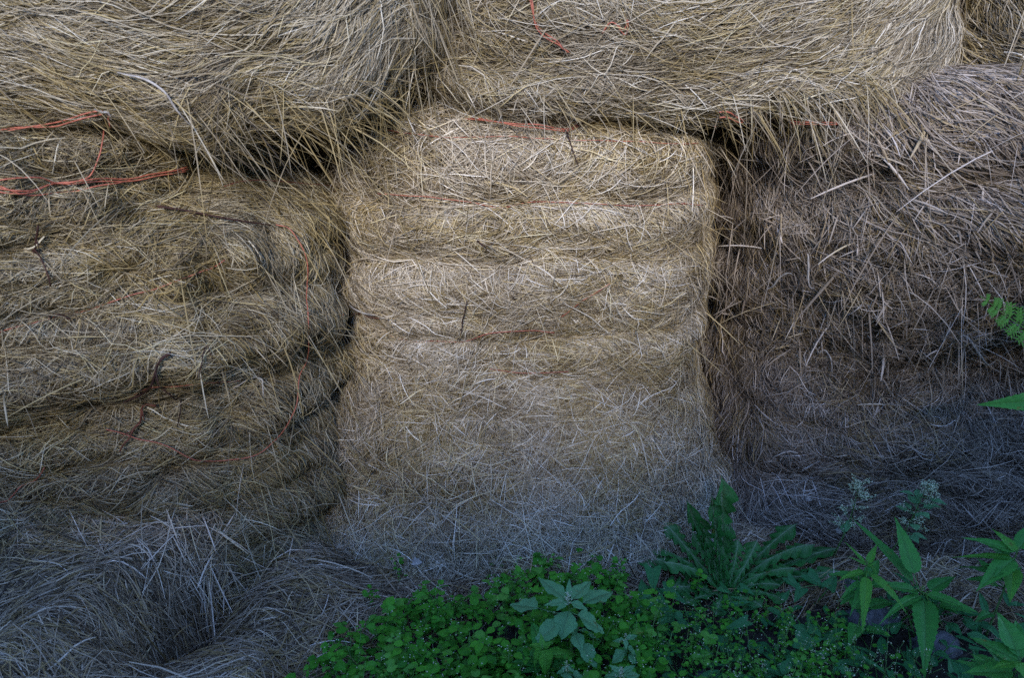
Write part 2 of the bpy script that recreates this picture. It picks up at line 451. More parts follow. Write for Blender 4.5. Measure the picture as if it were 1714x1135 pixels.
def extra_right(st, patch, vis, fac):
    P = patch.P
    up = (P[..., 2] > .55)
    fling(st, patch, vis * up, 3000, lambda q: np.stack([.35 + 0 * q[:, 0], 0 * q[:, 0], -1 + 0 * q[:, 0]], 1), (.09, .45), (.0022, .4), droop=.45, out=.55, spread=.6, tone=(.55, .18))
    fling(st, patch, vis * up, 1500, lambda q: rng.normal(0, 1, (len(q), 3)), (.085, .4), (.0030, .4), droop=.3, out=.5, tone=(.62, .16))
    fling(st, patch, vis * (P[..., 0] < .95), 90, lambda q: np.stack([.1 + 0 * q[:, 0], 0 * q[:, 0], -1 + 0 * q[:, 0]], 1), (.16, .4), (.0020, .35), droop=.2, out=.2, spread=.25)
    lay(st, patch, vis * sm(P[..., 0], .85, 1.1) * sm(P[..., 2], .92, 1.08), 11000, lambda q: (A(-30) + .25 * fbm(q, 4., 84, 2), np.full(len(q), .24)), (.14, .4), (.0021, .3), h=(-.004, .03), tilt=.08, tone=(.48, .2), seed=84)
def extra_top_left(st, patch, vis, fac):
    P = patch.P
    low = (P[..., 2] < 1.42)
    fling(st, patch, vis * low, 900, lambda q: np.stack([.9 + 0 * q[:, 0], 0 * q[:, 0], -.35 + 0 * q[:, 0]], 1), (.13, .45), (.0018, .3), droop=.35, out=.4, spread=.5, hue=.45, tone=(.42, .17))
    fling(st, patch, vis * low * (P[..., 0] > -.75) * (P[..., 0] < -.25), 420, lambda q: np.stack([.7 + 0 * q[:, 0], -.1 + 0 * q[:, 0], -.8 + 0 * q[:, 0]], 1), (.14, .5), (.0017, .3), droop=.5, out=.5, spread=.65, hue=.55, tone=(.40, .17))
    fling(st, patch, vis * (P[..., 0] > -.28), 1500, lambda q: np.stack([.32 + 0 * q[:, 0], 0 * q[:, 0], -1 + 0 * q[:, 0]], 1), (.19, .3), (.0018, .3), droop=.15, out=.14, spread=.16)
def extra_top_mid(st, patch, vis, fac):
    P = patch.P
    fling(st, patch, vis * (P[..., 2] < 1.40), 900, lambda q: np.stack([.8 + 0 * q[:, 0], 0 * q[:, 0], -.5 + 0 * q[:, 0]], 1), (.11, .4), (.0020, .3), droop=.5, out=.35, spread=.6)
    fling(st, patch, vis * (P[..., 2] < 1.42) * (P[..., 0] > .55), 1500, lambda q: np.stack([.7 + 0 * q[:, 0], -.05 + 0 * q[:, 0], -.8 + 0 * q[:, 0]], 1), (.13, .4), (.0017, .3), droop=.45, out=.35, spread=.45)
    fling(st, patch, vis, 700, lambda q: rng.normal(0, 1, (len(q), 3)), (.09, .4), (.0018, .3), droop=.4, out=.4)
def extra_top_right(st, patch, vis, fac):
    P = patch.P
    fling(st, patch, vis, 500, lambda q: np.stack([.4 + 0 * q[:, 0], 0 * q[:, 0], -1 + 0 * q[:, 0]], 1), (.18, .4), (.0036, .3), droop=.3, out=.3, spread=.3)

BALES['left'] = build_bale(dict(c=(-1.37, 2.46), hw=.845, hd=.80, n=3.0, z=(0, 1.27), rt=.10, rb=.06, seed=1, lump=.050, density=72000, len=.072, wid=.0013, yaw=.22,
    bands=[(1.02, .03, .06), (.80, .03, .06), (.545, .06, .07), (.33, .03, .06), (.16, .05, .06)], wtilt=.12, bulges=[(-.66, 1.19, .30, .11, -.20), (-.9, .72, .25, .12, .05)], flare=.06, tint=(.72, .69, .63), yellow=.58, tone=(.42, .24), flow=flow_left, extra=extra_left,
    label='dark weathered hay bale at the left with deep creases and sagging red twine'))
BALES['mid'] = build_bale(dict(c=(.028, 2.66), hw=.548, hd=.60, n=3.4, z=(0, 1.29), rt=.09, rb=.06, seed=2, lump=.017, density=88000, len=.060, wid=.00125,
    bands=[(1.06, .012, .02), (.70, .012, .02)], rolls=[(1.225, .040), (1.065, .050), (.895, .046), (.70, .050), (.585, .02), (.40, 0)], bulges=[(-.52, .30, .22, .30, .07)], flare=.25, flare_h=.58, tint=(.95, .90, .885), yellow=.48, tone=(.52, .24), flow=flow_mid, extra=extra_mid,
    label='pale tightly packed hay bale in the middle of the lower tier'))
BALES['right'] = build_bale(dict(c=(1.43, 2.75), hw=.74, hd=.70, n=2.4, z=(0, 1.365), rt=.09, rb=.06, seed=3, lump=.036, density=56000, len=.072, wid=.0016,
    bands=[(.55, .06, .16)], bulges=[(1.50, 1.05, .50, .30, .22), (.90, 1.26, .34, .14, .15), (1.0, .90, .25, .2, .06), (1.45, .55, .16, .14, -.10)], flare=.18, flare_h=.4, tint=(.68, .635, .69), yellow=.30, tone=(.37, .22), flow=flow_right, extra=extra_right,
    label='coarse greyish hay bale at the right with shaggy straw hanging off its bulging top'))
BALES['top_left'] = build_bale(dict(c=(-.97, 2.62), hw=.88, hd=.84, n=3.6, yaw=.14, z=(1.27, 2.5), rt=.1, rb=.14, rise=.10, seed=4, lump=.026, density=84000, len=.105, wid=.0012,
    bands=[(1.75, .03, .05)], ragged=.05, tint=(.72, .695, .665), yellow=.49, tone=(.50, .19), flow=flow_top_left, extra=extra_top_left,
    label='overhanging hay bale of the upper tier at the left with long straw combed sideways'))
BALES['top_mid'] = build_bale(dict(c=(.455, 2.70), hw=.70, hd=.70, n=4.6, z=(1.285, 2.5), rt=.1, rb=.09, seed=5, lump=.024, density=84000, len=.088, wid=.0012,
    bands=[(1.75, .03, .05)], ragged=.04, tint=(.72, .69, .675), yellow=.43, tone=(.50, .22), flow=flow_top_mid, extra=extra_top_mid,
    label='hay bale of the upper tier above the pale middle bale, straw swept upward'))
BALES['top_right'] = build_bale(dict(c=(1.76, 2.68), hw=.66, hd=.68, n=2.2, z=(1.30, 2.5), rt=.1, rb=.12, seed=6, lump=.032, density=52000, len=.09, wid=.0016,
    bands=[(1.75, .03, .05)], ragged=.04, tint=(.66, .63, .62), yellow=.45, tone=(.43, .2), flow=flow_top_right, extra=extra_top_right,
    label='shaded hay bale of the upper tier at the far right top corner'))

def hit(px, py, names=None):
    """the nearest bale surface seen at a photograph pixel"""
    d = ray(px, py); best = None
    for k, b in BALES.items():
        if names and k not in names: continue
        loc, nrm, i, dist = b['bvh'].ray_cast(Vector(CAM), Vector(d))
        if loc is not None and (best is None or dist < best[2]):
            n = np.array(nrm); n = n if n @ d < 0 else -n
            best = (np.array(loc), n, dist)
    return best

# ------------------------------------------------------------------ ground
def axis(lo, hi, n, far):
    core = np.linspace(lo, hi, n)
    out = np.array([.3, .8, 1.6, 3, 6, 12, 25, far])
    return np.concatenate([lo - out[::-1], core, hi + out])
gx = axis(-1.9, 2.1, 200, 60); gy = axis(.9, 2.6, 110, 60)
GX, GY = np.meshgrid(gx, gy, indexing='ij')
def soil_h(X, Y):
    Pn = np.stack([X, Y, X * 0], -1)
    return .014 * fbm(Pn, 3., 200, 2) + .007 * noise(Pn, 17., 203) - .004
GZ = soil_h(GX, GY)
GP = np.stack([GX, GY, GZ], 2); idx = np.arange(GX.size).reshape(GX.shape)
GF = np.stack([idx[:-1, :-1], idx[1:, :-1], idx[1:, 1:], idx[:-1, 1:]], 2).reshape(-1, 4)
soil = plain_mat('dark_soil', (.012, .010, .009), (.045, .038, .034), 45, .95, .8, .012)
tag(link('ground', make_mesh('ground', GP.reshape(-1, 3), GF, soil)), 'dark bare soil in front of the hay bales', 'ground', kind='structure')

# ------------------------------------------------------------------ loose hay at the foot of the bales
def veg_line(X):
    """front edge (Y) of the loose hay; nearer the camera than this grow the weeds"""
    return np.interp(X, [-1.9, -.45, -.30, -.18, .0, .2, .45, 1.0, 1.7], [.8, 1.15, 1.52, 1.68, 1.76, 1.80, 1.82, 1.74, 1.60])
def hay_h(X, Y):
    Pn = np.stack([X, Y, X * 0], -1)
    m = sm(Y - veg_line(X), -.10, .18)
    left = 1 - sm(X, -.75, -.25)
    p, q = np.array([-.64, 2.0]), np.array([-.84, 1.48])          # dark crease between the slumped bale foot and the litter
    tt = np.clip(((X - p[0]) * (q - p)[0] + (Y - p[1]) * (q - p)[1]) / ((q - p) @ (q - p)), 0, 1)
    dist = np.hypot(X - p[0] - tt * (q - p)[0], Y - p[1] - tt * (q - p)[1])
    sidev = (X - p[0]) * (q - p)[1] - (Y - p[1]) * (q - p)[0]
    heap = sm(sidev, -.01, .09) * (1 - sm(X, -.66, -.50))
    mound = .07 * left + .035 + heap * (.15 + .10 * sm(Y, 1.5, 1.9))
    rid = .05 * left * (1 - 2 * np.abs(noise(Pn, 4.5, 301))) - .16 * np.exp(-(dist / .05) ** 2)
    return soil_h(X, Y) - .012 + m * (mound + rid + .04 * left * fbm(Pn, 5., 303, 3) + .012 * fbm(Pn, 9., 304, 2))
hx = np.linspace(-1.95, 2.0, 280); hy = np.linspace(1.0, 2.45, 120)
HX, HY = np.meshgrid(hx, hy, indexing='ij')
HP = np.stack([HX, HY, hay_h(HX, HY)], 2)
hp = Patch(HP)
if hp.N[50, 50, 2] < 0: hp.N = -hp.N
dens = sm(HY - veg_line(HX), -.09, .10)
spots = .10 * sm(noise(HP, 5., 333), -.2, .5)
st = Straws()
hv = in_view(HP, 1.15)
def flow_ground(q):
    return A(12) + .9 * fbm(q, 2.6, 310, 2), np.full(len(q), .55)
lay(st, hp, hv * np.maximum(dens, spots * .3), 34000, flow_ground, (.07, .45), (.0018, .3), h=(-.012, .006), tilt=.04, tone=(.34, .2), seed=31)
lay(st, hp, hv * np.maximum(dens, spots), 15000, flow_ground, (.11, .45), (.0020, .3), h=(-.004, .016), tilt=.08, tone=(.44, .2), seed=32)
lay(st, hp, hv * dens, 900, lambda q: (q[:, 0] * 0, np.full(len(q), 1.2)), (.13, .4), (.0026, .3), h=(.004, .02), tilt=.14, tone=(.58, .18), seed=33)
pale = np.exp(-((HX + .80) / .13) ** 2 - ((HY - 1.76) / .12) ** 2)
fling(st, hp, hv * pale, 420, lambda q: rng.normal(0, 1, (len(q), 3)), (.11, .4), (.0026, .3), droop=.25, out=.7, tone=(.78, .14))
V, F, a_, h_ = st.arrays()
hi = np.arange(HX.size).reshape(HX.shape)
keep = (dens[:-1, :-1] > .02)
HFc = np.stack([hi[:-1, :-1], hi[1:, :-1], hi[1:, 1:], hi[:-1, 1:]], 2)[keep].reshape(-1, 4)
core = HP.copy(); core[..., 2] -= .010
me = make_mesh('loose_hay', np.vstack([core.reshape(-1, 3), V]), np.vstack([HFc, F + HX.size]), None,
               {'tone': np.concatenate([np.full(HX.size, .3), a_]), 'hue': np.concatenate([np.full(HX.size, .5), h_])})
TG = (.88, .775, .74)
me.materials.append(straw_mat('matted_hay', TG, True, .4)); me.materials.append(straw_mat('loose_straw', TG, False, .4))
mi = np.ones(len(HFc) + len(F), np.int32); mi[:len(HFc)] = 0; me.polygons.foreach_set('material_index', mi)
tag(link('loose_hay', me), 'matted loose hay spilled on the ground at the foot of the bales', 'loose hay', kind='stuff')

# ------------------------------------------------------------------ twine
def twine_mat():
    m, nt, out = new_mat('orange_twine')
    geo = node(nt, 'ShaderNodeNewGeometry')
    w = node(nt, 'ShaderNodeTexNoise'); w.inputs['Scale'].default_value = 140; w.inputs['Detail'].default_value = 3
    nt.links.new(geo.outputs['Position'], w.inputs['Vector'])
    c = ramp(nt, [(.3, (.22, .055, .036)), (.7, (.46, .145, .10))], w.outputs[0])
    p = node(nt, 'ShaderNodeBsdfPrincipled'); nt.links.new(c, p.inputs['Base Color']); p.inputs['Roughness'].default_value = .6
    b = node(nt, 'ShaderNodeBump'); b.inputs['Strength'].default_value = .7; b.inputs['Distance'].default_value = .002
    nt.links.new(w.outputs[0], b.inputs['Height']); nt.links.new(b.outputs[0], p.inputs['Normal'])
    nt.links.new(p.outputs[0], out.inputs[0]); return m
TW = twine_mat()
def twine(bale, px, r=.0026, off=.012, strands=1, names=None, label=None):
    r = r * (.48 if names is None else .55)
    b = BALES[bale]; pts = []
    ctrl = spline(np.array([(x, y, 0) for x, y in px]), max(12, 6 * len(px)))
    for x, y, _ in ctrl:
        h = hit(x, y, names or (bale,))
        if h is None: continue
        pts.append(h[0] + h[1] * (off + (.007 if bale == 'mid' else .002)))
    if len(pts) < 3: return
    P = np.array(pts)
    for _ in range(2): P[1:-1] = (P[:-2] + P[1:-1] * 2 + P[2:]) / 4
    P = spline(P, len(P) * 3)
    mb = MB()
    for k in range(strands):
        q = P + np.stack([noise(P + 3 * k, 16., 400 + k), noise(P + 3 * k, 16., 410 + k), noise(P + 3 * k, 12., 420 + k)], 1) * (.0035 + .003 * k)
        q[:, 2] += k * .008 * np.sin(np.linspace(0.3, 5, len(q)) + k)
        mb.tube(q, r * (1 + .12 * noise(q, 60., 430)), 7)
    o = mb.build('twine', TW, b['obj']); 
    if label: o['label'] = label
    return o
twine('left', [(-30, 206), (60, 192), (150, 174), (172, 172)], .0030, .030, 2, ('left', 'top_left'))
twine('left', [(168, 172), (189, 182), (184, 212), (160, 252), (125, 283), (70, 295), (-30, 299)], .0030, .035, 1, ('left', 'top_left'))
twine('left', [(-30, 330), (60, 320), (160, 303), (300, 283)], .0034, .022, 3)
twine('left', [(455, 388), (482, 396), (500, 440), (506, 500), (503, 590), (480, 680), (440, 735), (400, 752), (340, 756), (270, 742), (180, 704)], .0030, .030, 1, None, 'loose red twine loop hanging off the bale')
twine('left', [(-30, 566), (60, 545), (160, 515), (250, 488), (330, 455), (378, 432)], .0026, .012, 1)
twine('left', [(-20, 862), (30, 822), (75, 772)], .0030, .022, 1)
twine('left', [(215, 655), (300, 636), (430, 628)], .0024, .016, 1)
twine('mid', [(640, 172), (720, 172), (800, 180), (880, 187), (960, 192), (1060, 200), (1145, 206)], .0027, .030, 2, ('mid', 'top_left', 'top_mid'))
twine('mid', [(650, 222), (760, 234), (860, 238), (960, 243), (1080, 246), (1160, 244)], .0020, .012, 1)
twine('mid', [(640, 322), (720, 322), (800, 334), (870, 343), (960, 349), (1060, 352), (1165, 346)], .0022, .014, 1)
twine('mid', [(640, 546), (700, 560), (760, 562), (830, 552), (880, 543), (930, 545)], .0026, .016, 1)
twine('mid', [(820, 612), (880, 617), (950, 613)], .0022, .012, 1)
twine('mid', [(940, 525), (985, 490), (1015, 468)], .0024, .012, 1)
twine('top_mid', [(880, -30), (890, 10), (905, 42), (930, 64), (952, 78)], .0030, .016, 2, ('top_mid', 'top_left'))
twine('top_mid', [(1008, 50), (1025, 34), (1045, 44), (1052, 28)], .0028, .016, 2)
twine('right', [(1205, 180), (1260, 186), (1330, 185), (1400, 190)], .0030, .030, 2, ('right', 'mid', 'top_mid'))
twine('right', [(1200, 188), (1225, 210), (1255, 218), (1290, 206), (1340, 192)], .0028, .034, 1, ('right', 'mid', 'top_mid'))

# ------------------------------------------------------------------ dry stems and dead leaves lying against the hay
DARK = plain_mat('dark_dry_stem', (.020, .010, .010), (.060, .028, .024), 60, .7)
REDB = plain_mat('reddish_dry_stem', (.070, .022, .016), (.16, .060, .045), 60, .7)
PALE = plain_mat('bleached_dry_leaf', (.20, .18, .18), (.44, .41, .40), 50, .8)
def on_hay(px, off, names=None, n=None):
    out = []
    for x, y, _ in spline(np.array([(x, y, 0) for x, y in px]), n or 5 * len(px)):
        h = hit(x, y, names)
        p = (h[0] + h[1] * off) if h is not None else at_z(x, y, .12)
        out.append(p)
    P = np.array(out)
    for _ in range(3): P[1:-1] = (P[:-2] + P[1:-1] * 2 + P[2:]) / 4
    return P
def stem_thing(px, r, mat, label, off=.03, twigs=0, name='dry_stem'):
    P = on_hay(px, off); r = r * .68
    rt = np.linspace(r, r * .55, len(P)) * (1 + .18 * noise(P, 70., 500))
    mb = MB(); mb.tube(P, rt, 7)
    for k in range(twigs):
        i = int(len(P) * (.25 + .6 * k / max(1, twigs)))
        i = min(max(i, 1), len(P) - 2)
        t = P[min(i + 1, len(P) - 1)] - P[i - 1]; t /= np.linalg.norm(t)
        s = np.array([(-1) ** k * .7, -.35, .5 * (-1) ** (k + 1)])
        d = t * .6 + s * .5; L = .03 + .02 * random.random()
        mb.tube(np.array([P[i], P[i] + d * L * .5, P[i] + d * L + np.array([0, 0, -.004])]), [r * .6, r * .45, r * .25], 5)
    root = P[0]
    o = link(name, None); bpy.data.objects.remove(o)
    V = np.concatenate(mb.V) - root
    me = make_mesh(name, V, mb.F, mat, {'rib': np.zeros(len(V)), 'tone': np.full(len(V), .5)})
    o = link(name, me); o.location = root
    return tag(o, label, 'dry stem', 'dead plant stems caught in the hay')
stem_thing([(375, 322), (450, 325), (520, 329), (585, 327)], .0024, REDB, 'straight thin reddish stem lying level under the overhang of the upper left bale', .045)
stem_thing([(268, 362), (320, 372), (390, 383), (445, 388)], .0048, DARK, 'thick dark brown stalk lying level beside the start of the red twine loop', .030, 2)
stem_thing([(290, 602), (255, 622), (225, 645), (205, 655)], .0050, DARK, 'stout dark red stalk slanting above the dark hollow of the left bale', .030, 1)
stem_thing([(258, 660), (240, 690), (222, 725), (208, 750)], .0048, REDB, 'reddish brown stalk leaning inside the red twine loop', .030, 2)
stem_thing([(58, 365), (56, 400), (66, 430), (84, 470)], .0040, DARK, 'blackish upright stem near the left edge of the weathered bale', .030, 1)
stem_thing([(80, 512), (84, 528), (105, 540), (125, 546)], .0034, DARK, 'short black hooked stem on the left bale above its middle crease', .028, 1)
stem_thing([(68, 966), (84, 992), (98, 1020), (101, 1052)], .0042, DARK, 'dark bent stem standing out of the hay at the lower left corner', .04)
stem_thing([(280, 640), (300, 662), (306, 690), (308, 712)], .0030, DARK, 'thin dark upright stem at the top of the red twine loop', .030)
stem_thing([(782, 500), (776, 530), (772, 560), (766, 578)], .0026, DARK, 'thin black upright stem on the middle bale crossing the lower red twine', .026)
stem_thing([(935, 205), (950, 235), (962, 256), (970, 272)], .0028, DARK, 'dark forked twig near the top of the pale middle bale', .026, 2)
stem_thing([(560, 532), (600, 534), (645, 522)], .0032, REDB, 'brown stick bridging the gap between left bale and middle bale', .03, 1)
stem_thing([(800, 395), (812, 405), (826, 398)], .0030, DARK, 'tiny dark forked stub on the middle of the pale bale', .024, 1)
stem_thing([(330, 620), (335, 600), (345, 585), (360, 640)], .0022, DARK, 'thin dark hooked stem right of the dark red stalk', .03)

def strip_leaf(px, w, label, off=.028, roll=.4, mat=PALE, group='bleached dead leaves on the hay'):
    P = on_hay(px, off); n = len(P)
    T = np.gradient(P, axis=0); T /= np.linalg.norm(T, axis=1)[:, None]
    V = CAM - P; V /= np.linalg.norm(V, axis=1)[:, None]
    B = np.cross(T, V); B /= np.linalg.norm(B, axis=1)[:, None]
    U = np.cross(B, T)
    t = np.linspace(0, 1, n); W = .62 * w * np.sin(PI * np.clip(t * .92 + .06, 0, 1)) ** .6
    a = roll * np.sin(t * 5 + 1)
    B2 = B * np.cos(a)[:, None] + U * np.sin(a)[:, None]
    rows = np.stack([P - B2 * W[:, None], P + U * (W * .5)[:, None], P + B2 * W[:, None]], 1).reshape(-1, 3)
    F = []
    for i in range(n - 1):
        F += [(i * 3, i * 3 + 1, i * 3 + 4, i * 3 + 3), (i * 3 + 1, i * 3 + 2, i * 3 + 5, i * 3 + 4)]
    root = P[0]
    o = link('dead_leaf', make_mesh('dead_leaf', rows - root, F, mat)); o.location = root
    m = o.modifiers.new('thickness', 'SOLIDIFY'); m.thickness = .0008
    return tag(o, label, 'dead leaf', group)
strip_leaf([(205, 122), (240, 128), (275, 148), (300, 172), (325, 192)], .0042, 'long greyish dead leaf arching under the combed straw at upper left', .035)
strip_leaf([(160, 150), (175, 160), (187, 182)], .0045, 'short pale dead leaf above the red twine end at upper left', .045)
strip_leaf([(385, 640), (410, 634), (430, 640), (438, 662)], .0052, 'pale curled blade inside the right side of the red twine loop', .034)
strip_leaf([(563, 478), (580, 498), (605, 508), (640, 516)], .0060, 'whitish curled leaf at the left edge of the pale middle bale', .034)
strip_leaf([(1365, 560), (1380, 590), (1400, 618)], .0046, 'narrow bluish white blade in the lower hollow of the coarse right bale', .034)
strip_leaf([(1300, 468), (1322, 466), (1345, 462)], .0050, 'short level pale blade in the middle of the coarse right bale', .05)
strip_leaf([(1372, 410), (1376, 440), (1380, 478)], .0048, 'upright pale blade hanging on the coarse right bale', .06)
strip_leaf([(1608, 545), (1640, 580), (1675, 620)], .0048, 'long straight pale blade slanting right below the feathery green frond', .06)
strip_leaf([(262, 960), (265, 978), (270, 996)], .0055, 'small tan dead leaf standing in the loose hay at lower left', .05)

# ------------------------------------------------------------------ leaves
def frame(d, up):
    d = np.asarray(d, float); d = d / np.linalg.norm(d)
    s = np.cross(d, np.asarray(up, float)); s /= np.linalg.norm(s) + 1e-9
    return d, s, np.cross(s, d)
def leaf(mb, base, d, up, L, W, shape='ovate', bend=.5, fold=.25, teeth=0, tooth=.12, petiole=0., n=18, ribw=.10, tone=None, wave=.0, twist=0., veins=True, pr=.0012):
    d, s, u = frame(d, up)
    base = np.asarray(base, float)
    tone = rng.uniform(.25, .85) if tone is None else tone
    N = max(n, teeth * 3) if teeth else n
    t = np.linspace(0, 1, N + 1)
    if shape == 'ovate': w = np.sin(PI * t ** .72) ** .85 * (1 - .25 * t)
    elif shape == 'lance': w = np.sin(PI * t ** .55) ** .9 * (1 - .45 * t) * 1.15
    elif shape == 'rhomb': w = np.interp(t, [0, .12, .34, .6, .85, 1], [.06, .55, 1, .72, .30, .02])
    elif shape == 'round': w = np.sqrt(np.clip(1 - (2 * t - 1) ** 2, 0, 1))
    elif shape == 'arrow': w = np.interp(t, [0, .04, .22, .5, .8, 1], [.75, 1.0, .82, .58, .28, .02])
    elif shape == 'heart': w = np.interp(t, [0, .08, .25, .5, .8, 1], [.35, .85, 1.0, .8, .35, .01])
    elif shape == 'blade': w = np.sin(PI * np.clip(t * .97 + .03, 0, 1) ** .5) ** .5 * (1 - t ** 3)
    elif shape == 'dandelion':
        env = np.interp(t, [0, .12, .4, .7, .9, .97, 1], [.12, .22, .55, .90, 1.0, .80, .08]); ph = (t * 9.0) % 1.0
        w = env * (.30 + .70 * np.where(t > .86, 1, (1 - ph) ** .9))
    if teeth: 
        ph = (t * teeth) % 1.0; w = w * (1 - tooth * 1.2 + tooth * 2 * (1 - ph))
    # centre line with curvature (bend > 0 : droops)
    ang = bend * t ** 1.2
    dt = L / N
    dirs = np.cos(ang)[:, None] * d - np.sin(ang)[:, None] * u
    C = base + d * petiole + np.vstack([np.zeros(3), np.cumsum(dirs[:-1] * dt, 0)])
    nu = np.cos(ang)[:, None] * u + np.sin(ang)[:, None] * d
    tw = twist * t
    side = np.cos(tw)[:, None] * s + np.sin(tw)[:, None] * nu; nn = np.cos(tw)[:, None] * nu - np.sin(tw)[:, None] * s
    cols = np.array([-1, -.55, -ribw * .5, 0, ribw * .5, .55, 1.])
    xw = cols[None] * (w * W * .5)[:, None]
    zf = fold * np.abs(xw) + wave * W * np.sin(t * 19 + cols[3] + rng.uniform(0, 6))[:, None] * (np.abs(cols)[None] ** 1.5) * np.sign(cols)[None]
    zf[:, 1] += .02 * W * np.sin(t * 40); zf[:, 5] += .02 * W * np.sin(t * 40 + 1)
    zf[:, 3] -= .02 * W
    back = -np.abs(cols)[None] * (.10 * L if shape in ('dandelion',) else (.16 * L * (1 - t)[:, None] ** 6 if shape in ('arrow', 'heart') else 0))
    Vv = C[:, None] + xw[..., None] * side[:, None] + zf[..., None] * nn[:, None] + (back[..., None] * d if not np.isscalar(back) else 0)
    k = len(cols); F = []
    for i in range(N):
        for j in range(k - 1): F.append((i * k + j, i * k + j + 1, (i + 1) * k + j + 1, (i + 1) * k + j))
    rib = np.zeros((N + 1, k)); rib[:, 3] = .9; rib[:, 2] = rib[:, 4] = .25
    if veins: rib[:, 1] += .12 * (np.sin(t * 44) > .3); rib[:, 5] += .12 * (np.sin(t * 44) > .3)
    mb.add(Vv.reshape(-1, 3), F, rib.ravel(), tone + .12 * rng.random())
    if petiole > 0: mb.tube(np.array([base, base + d * petiole * .5 - u * petiole * .04, base + d * petiole * 1.02]), pr, 5, .55, tone)
    return C[-1]

M_GOOSE = leaf_mat('goosefoot_leaf', (.075, .245, .110), (.17, .39, .19), (.14, .26, .13), .28, .55)
M_NETTLE = leaf_mat('nettle_leaf', (.022, .145, .030), (.070, .285, .055), (.10, .24, .08), .22, .42)
M_BRIGHT = leaf_mat('young_nettle_leaf', (.05, .21, .028), (.115, .37, .055), (.18, .42, .10), .42, .42)
M_THIST = leaf_mat('rosette_leaf', (.014, .100, .022), (.055, .235, .055), (.34, .42, .30), .3, .36)
M_BIND = leaf_mat('bindweed_leaf', (.022, .125, .046), (.06, .235, .085), (.10, .24, .12), .25, .45)
M_CHICK = leaf_mat('chickweed_leaf', (.016, .135, .010), (.085, .340, .026), (.09, .26, .06), .22, .40)
M_CLOV = leaf_mat('clover_leaf', (.05, .20, .025), (.11, .32, .05), (.13, .34, .08), .22, .45)
M_STEM = leaf_mat('green_stem', (.06, .16, .04), (.13, .26, .08), (.16, .28, .12), .05, .5)
M_BUD = leaf_mat('pale_buds', (.30, .38, .25), (.62, .66, .50), (.5, .55, .45), .1, .7)
M_FEATH = leaf_mat('feathery_leaf', (.03, .125, .02), (.07, .21, .04), (.14, .34, .08), .22, .45)
M_GRASS = leaf_mat('grass_blade', (.03, .13, .02), (.07, .22, .045), (.08, .24, .06), .3, .45)

UP = np.array([0, 0, 1.])
def plant(name, base, label, cat, group=None):
    o = bpy.data.objects.new(name, None); COL.objects.link(o); o.location = base; o.empty_display_size = .05
    return tag(o, label, cat, group)
def one_leaf(parent, mat, *a, **k):
    mb = MB(); tip = leaf(mb, *a, **k); mb.build('leaf', mat, parent); return tip
def ground_at(px, py):
    p = at_z(px, py, 0); p[2] = float(soil_h(np.array(p[0]), np.array(p[1]))); return p
def toward(base, px, py, z):
    """vector from base to the point at height z seen near a photograph pixel"""
    return at_z(px, py, z) - np.asarray(base)

# --- goosefoot plant
def goosefoot(base_px, top_px, h, spec, label, scale=1., group=None, heads=3):
    top = at_z(*top_px, h); base = ground_at(*base_px) if base_px else np.array([top[0] + .01, top[1] + .015, 0.])
    pl = plant('goosefoot_plant', base, label, 'weed', group)
    mid = (base + top) / 2 + np.array([.008, .01, 0])
    mb = MB(); mb.tube(spline([base, mid, top], 12), np.linspace(.0028, .0014, 12) * scale, 7, .3, .5); mb.build('stem', M_STEM, pl)
    for (px, py, dz, L, W, frac, ped) in spec:
        a = base + (top - base) * frac + (np.array([.008, .01, 0]) * 4 * frac * (1 - frac))
        tip = at_z(px, py, a[2] + dz); d = tip - a; ll = np.linalg.norm(d)
        one_leaf(pl, M_GOOSE, a, d / ll, UP, max(.01, ll * (1 - ped)), W, 'rhomb', bend=.25, fold=.12, teeth=7, tooth=.07, petiole=ll * ped, tone=rng.uniform(.3, .8), wave=.03)
    mb = MB()
    for k in range(90 * heads // 3):
        r = abs(rng.normal(0, .006)); z = rng.uniform(-.022, .012); a = rng.uniform(0, 2 * PI)
        c = top + np.array([r * math.cos(a), r * math.sin(a), z]); q = .0016 * rng.uniform(.6, 1.3) * scale
        mb.add(c + q * np.array([[1, 0, 0], [0, 1, 0], [-1, 0, 0], [0, -1, 0], [0, 0, 1], [0, 0, -1]]), [(0, 1, 4), (1, 2, 4), (2, 3, 4), (3, 0, 4), (1, 0, 5), (2, 1, 5), (3, 2, 5), (0, 3, 5)], 0, rng.uniform(.2, 1))
    mb.build('flower_head', M_BUD, pl)
    return pl
goosefoot(None, (951, 1000), .30, [
    (900, 960, -.01, .07, 0.044, .93, .12), (990, 966, -.01, .07, 0.041, .93, .12), (1028, 984, -.03, .07, 0.059, .86, .30), (910, 1011, -.01, .05, 0.027, .95, .1),
    (852, 1008, -.05, .08, 0.063, .80, .52), (891, 1076, -.05, .08, 0.061, .80, .26), (938, 1072, -.05, .08, 0.061, .86, .06), (1016, 1057, -.06, .08, 0.068, .84, .20),
    (953, 968, .03, .03, 0.015, .97, .05), (966, 1072, -.06, .05, 0.022, .82, .3), (985, 1020, -.01, .03, 0.027, .95, .1), (930, 1022, -.005, .03, 0.016, .95, .1),
    (1002, 1118, -.06, .08, 0.049, .62, .35), (975, 1092, -.04, .05, 0.037, .70, .3), (1010, 1070, -.08, .06, 0.037, .66, .3)], 'largest goosefoot weed with diamond shaped grey green leaves and a white mealy tip', group='goosefoot weeds')
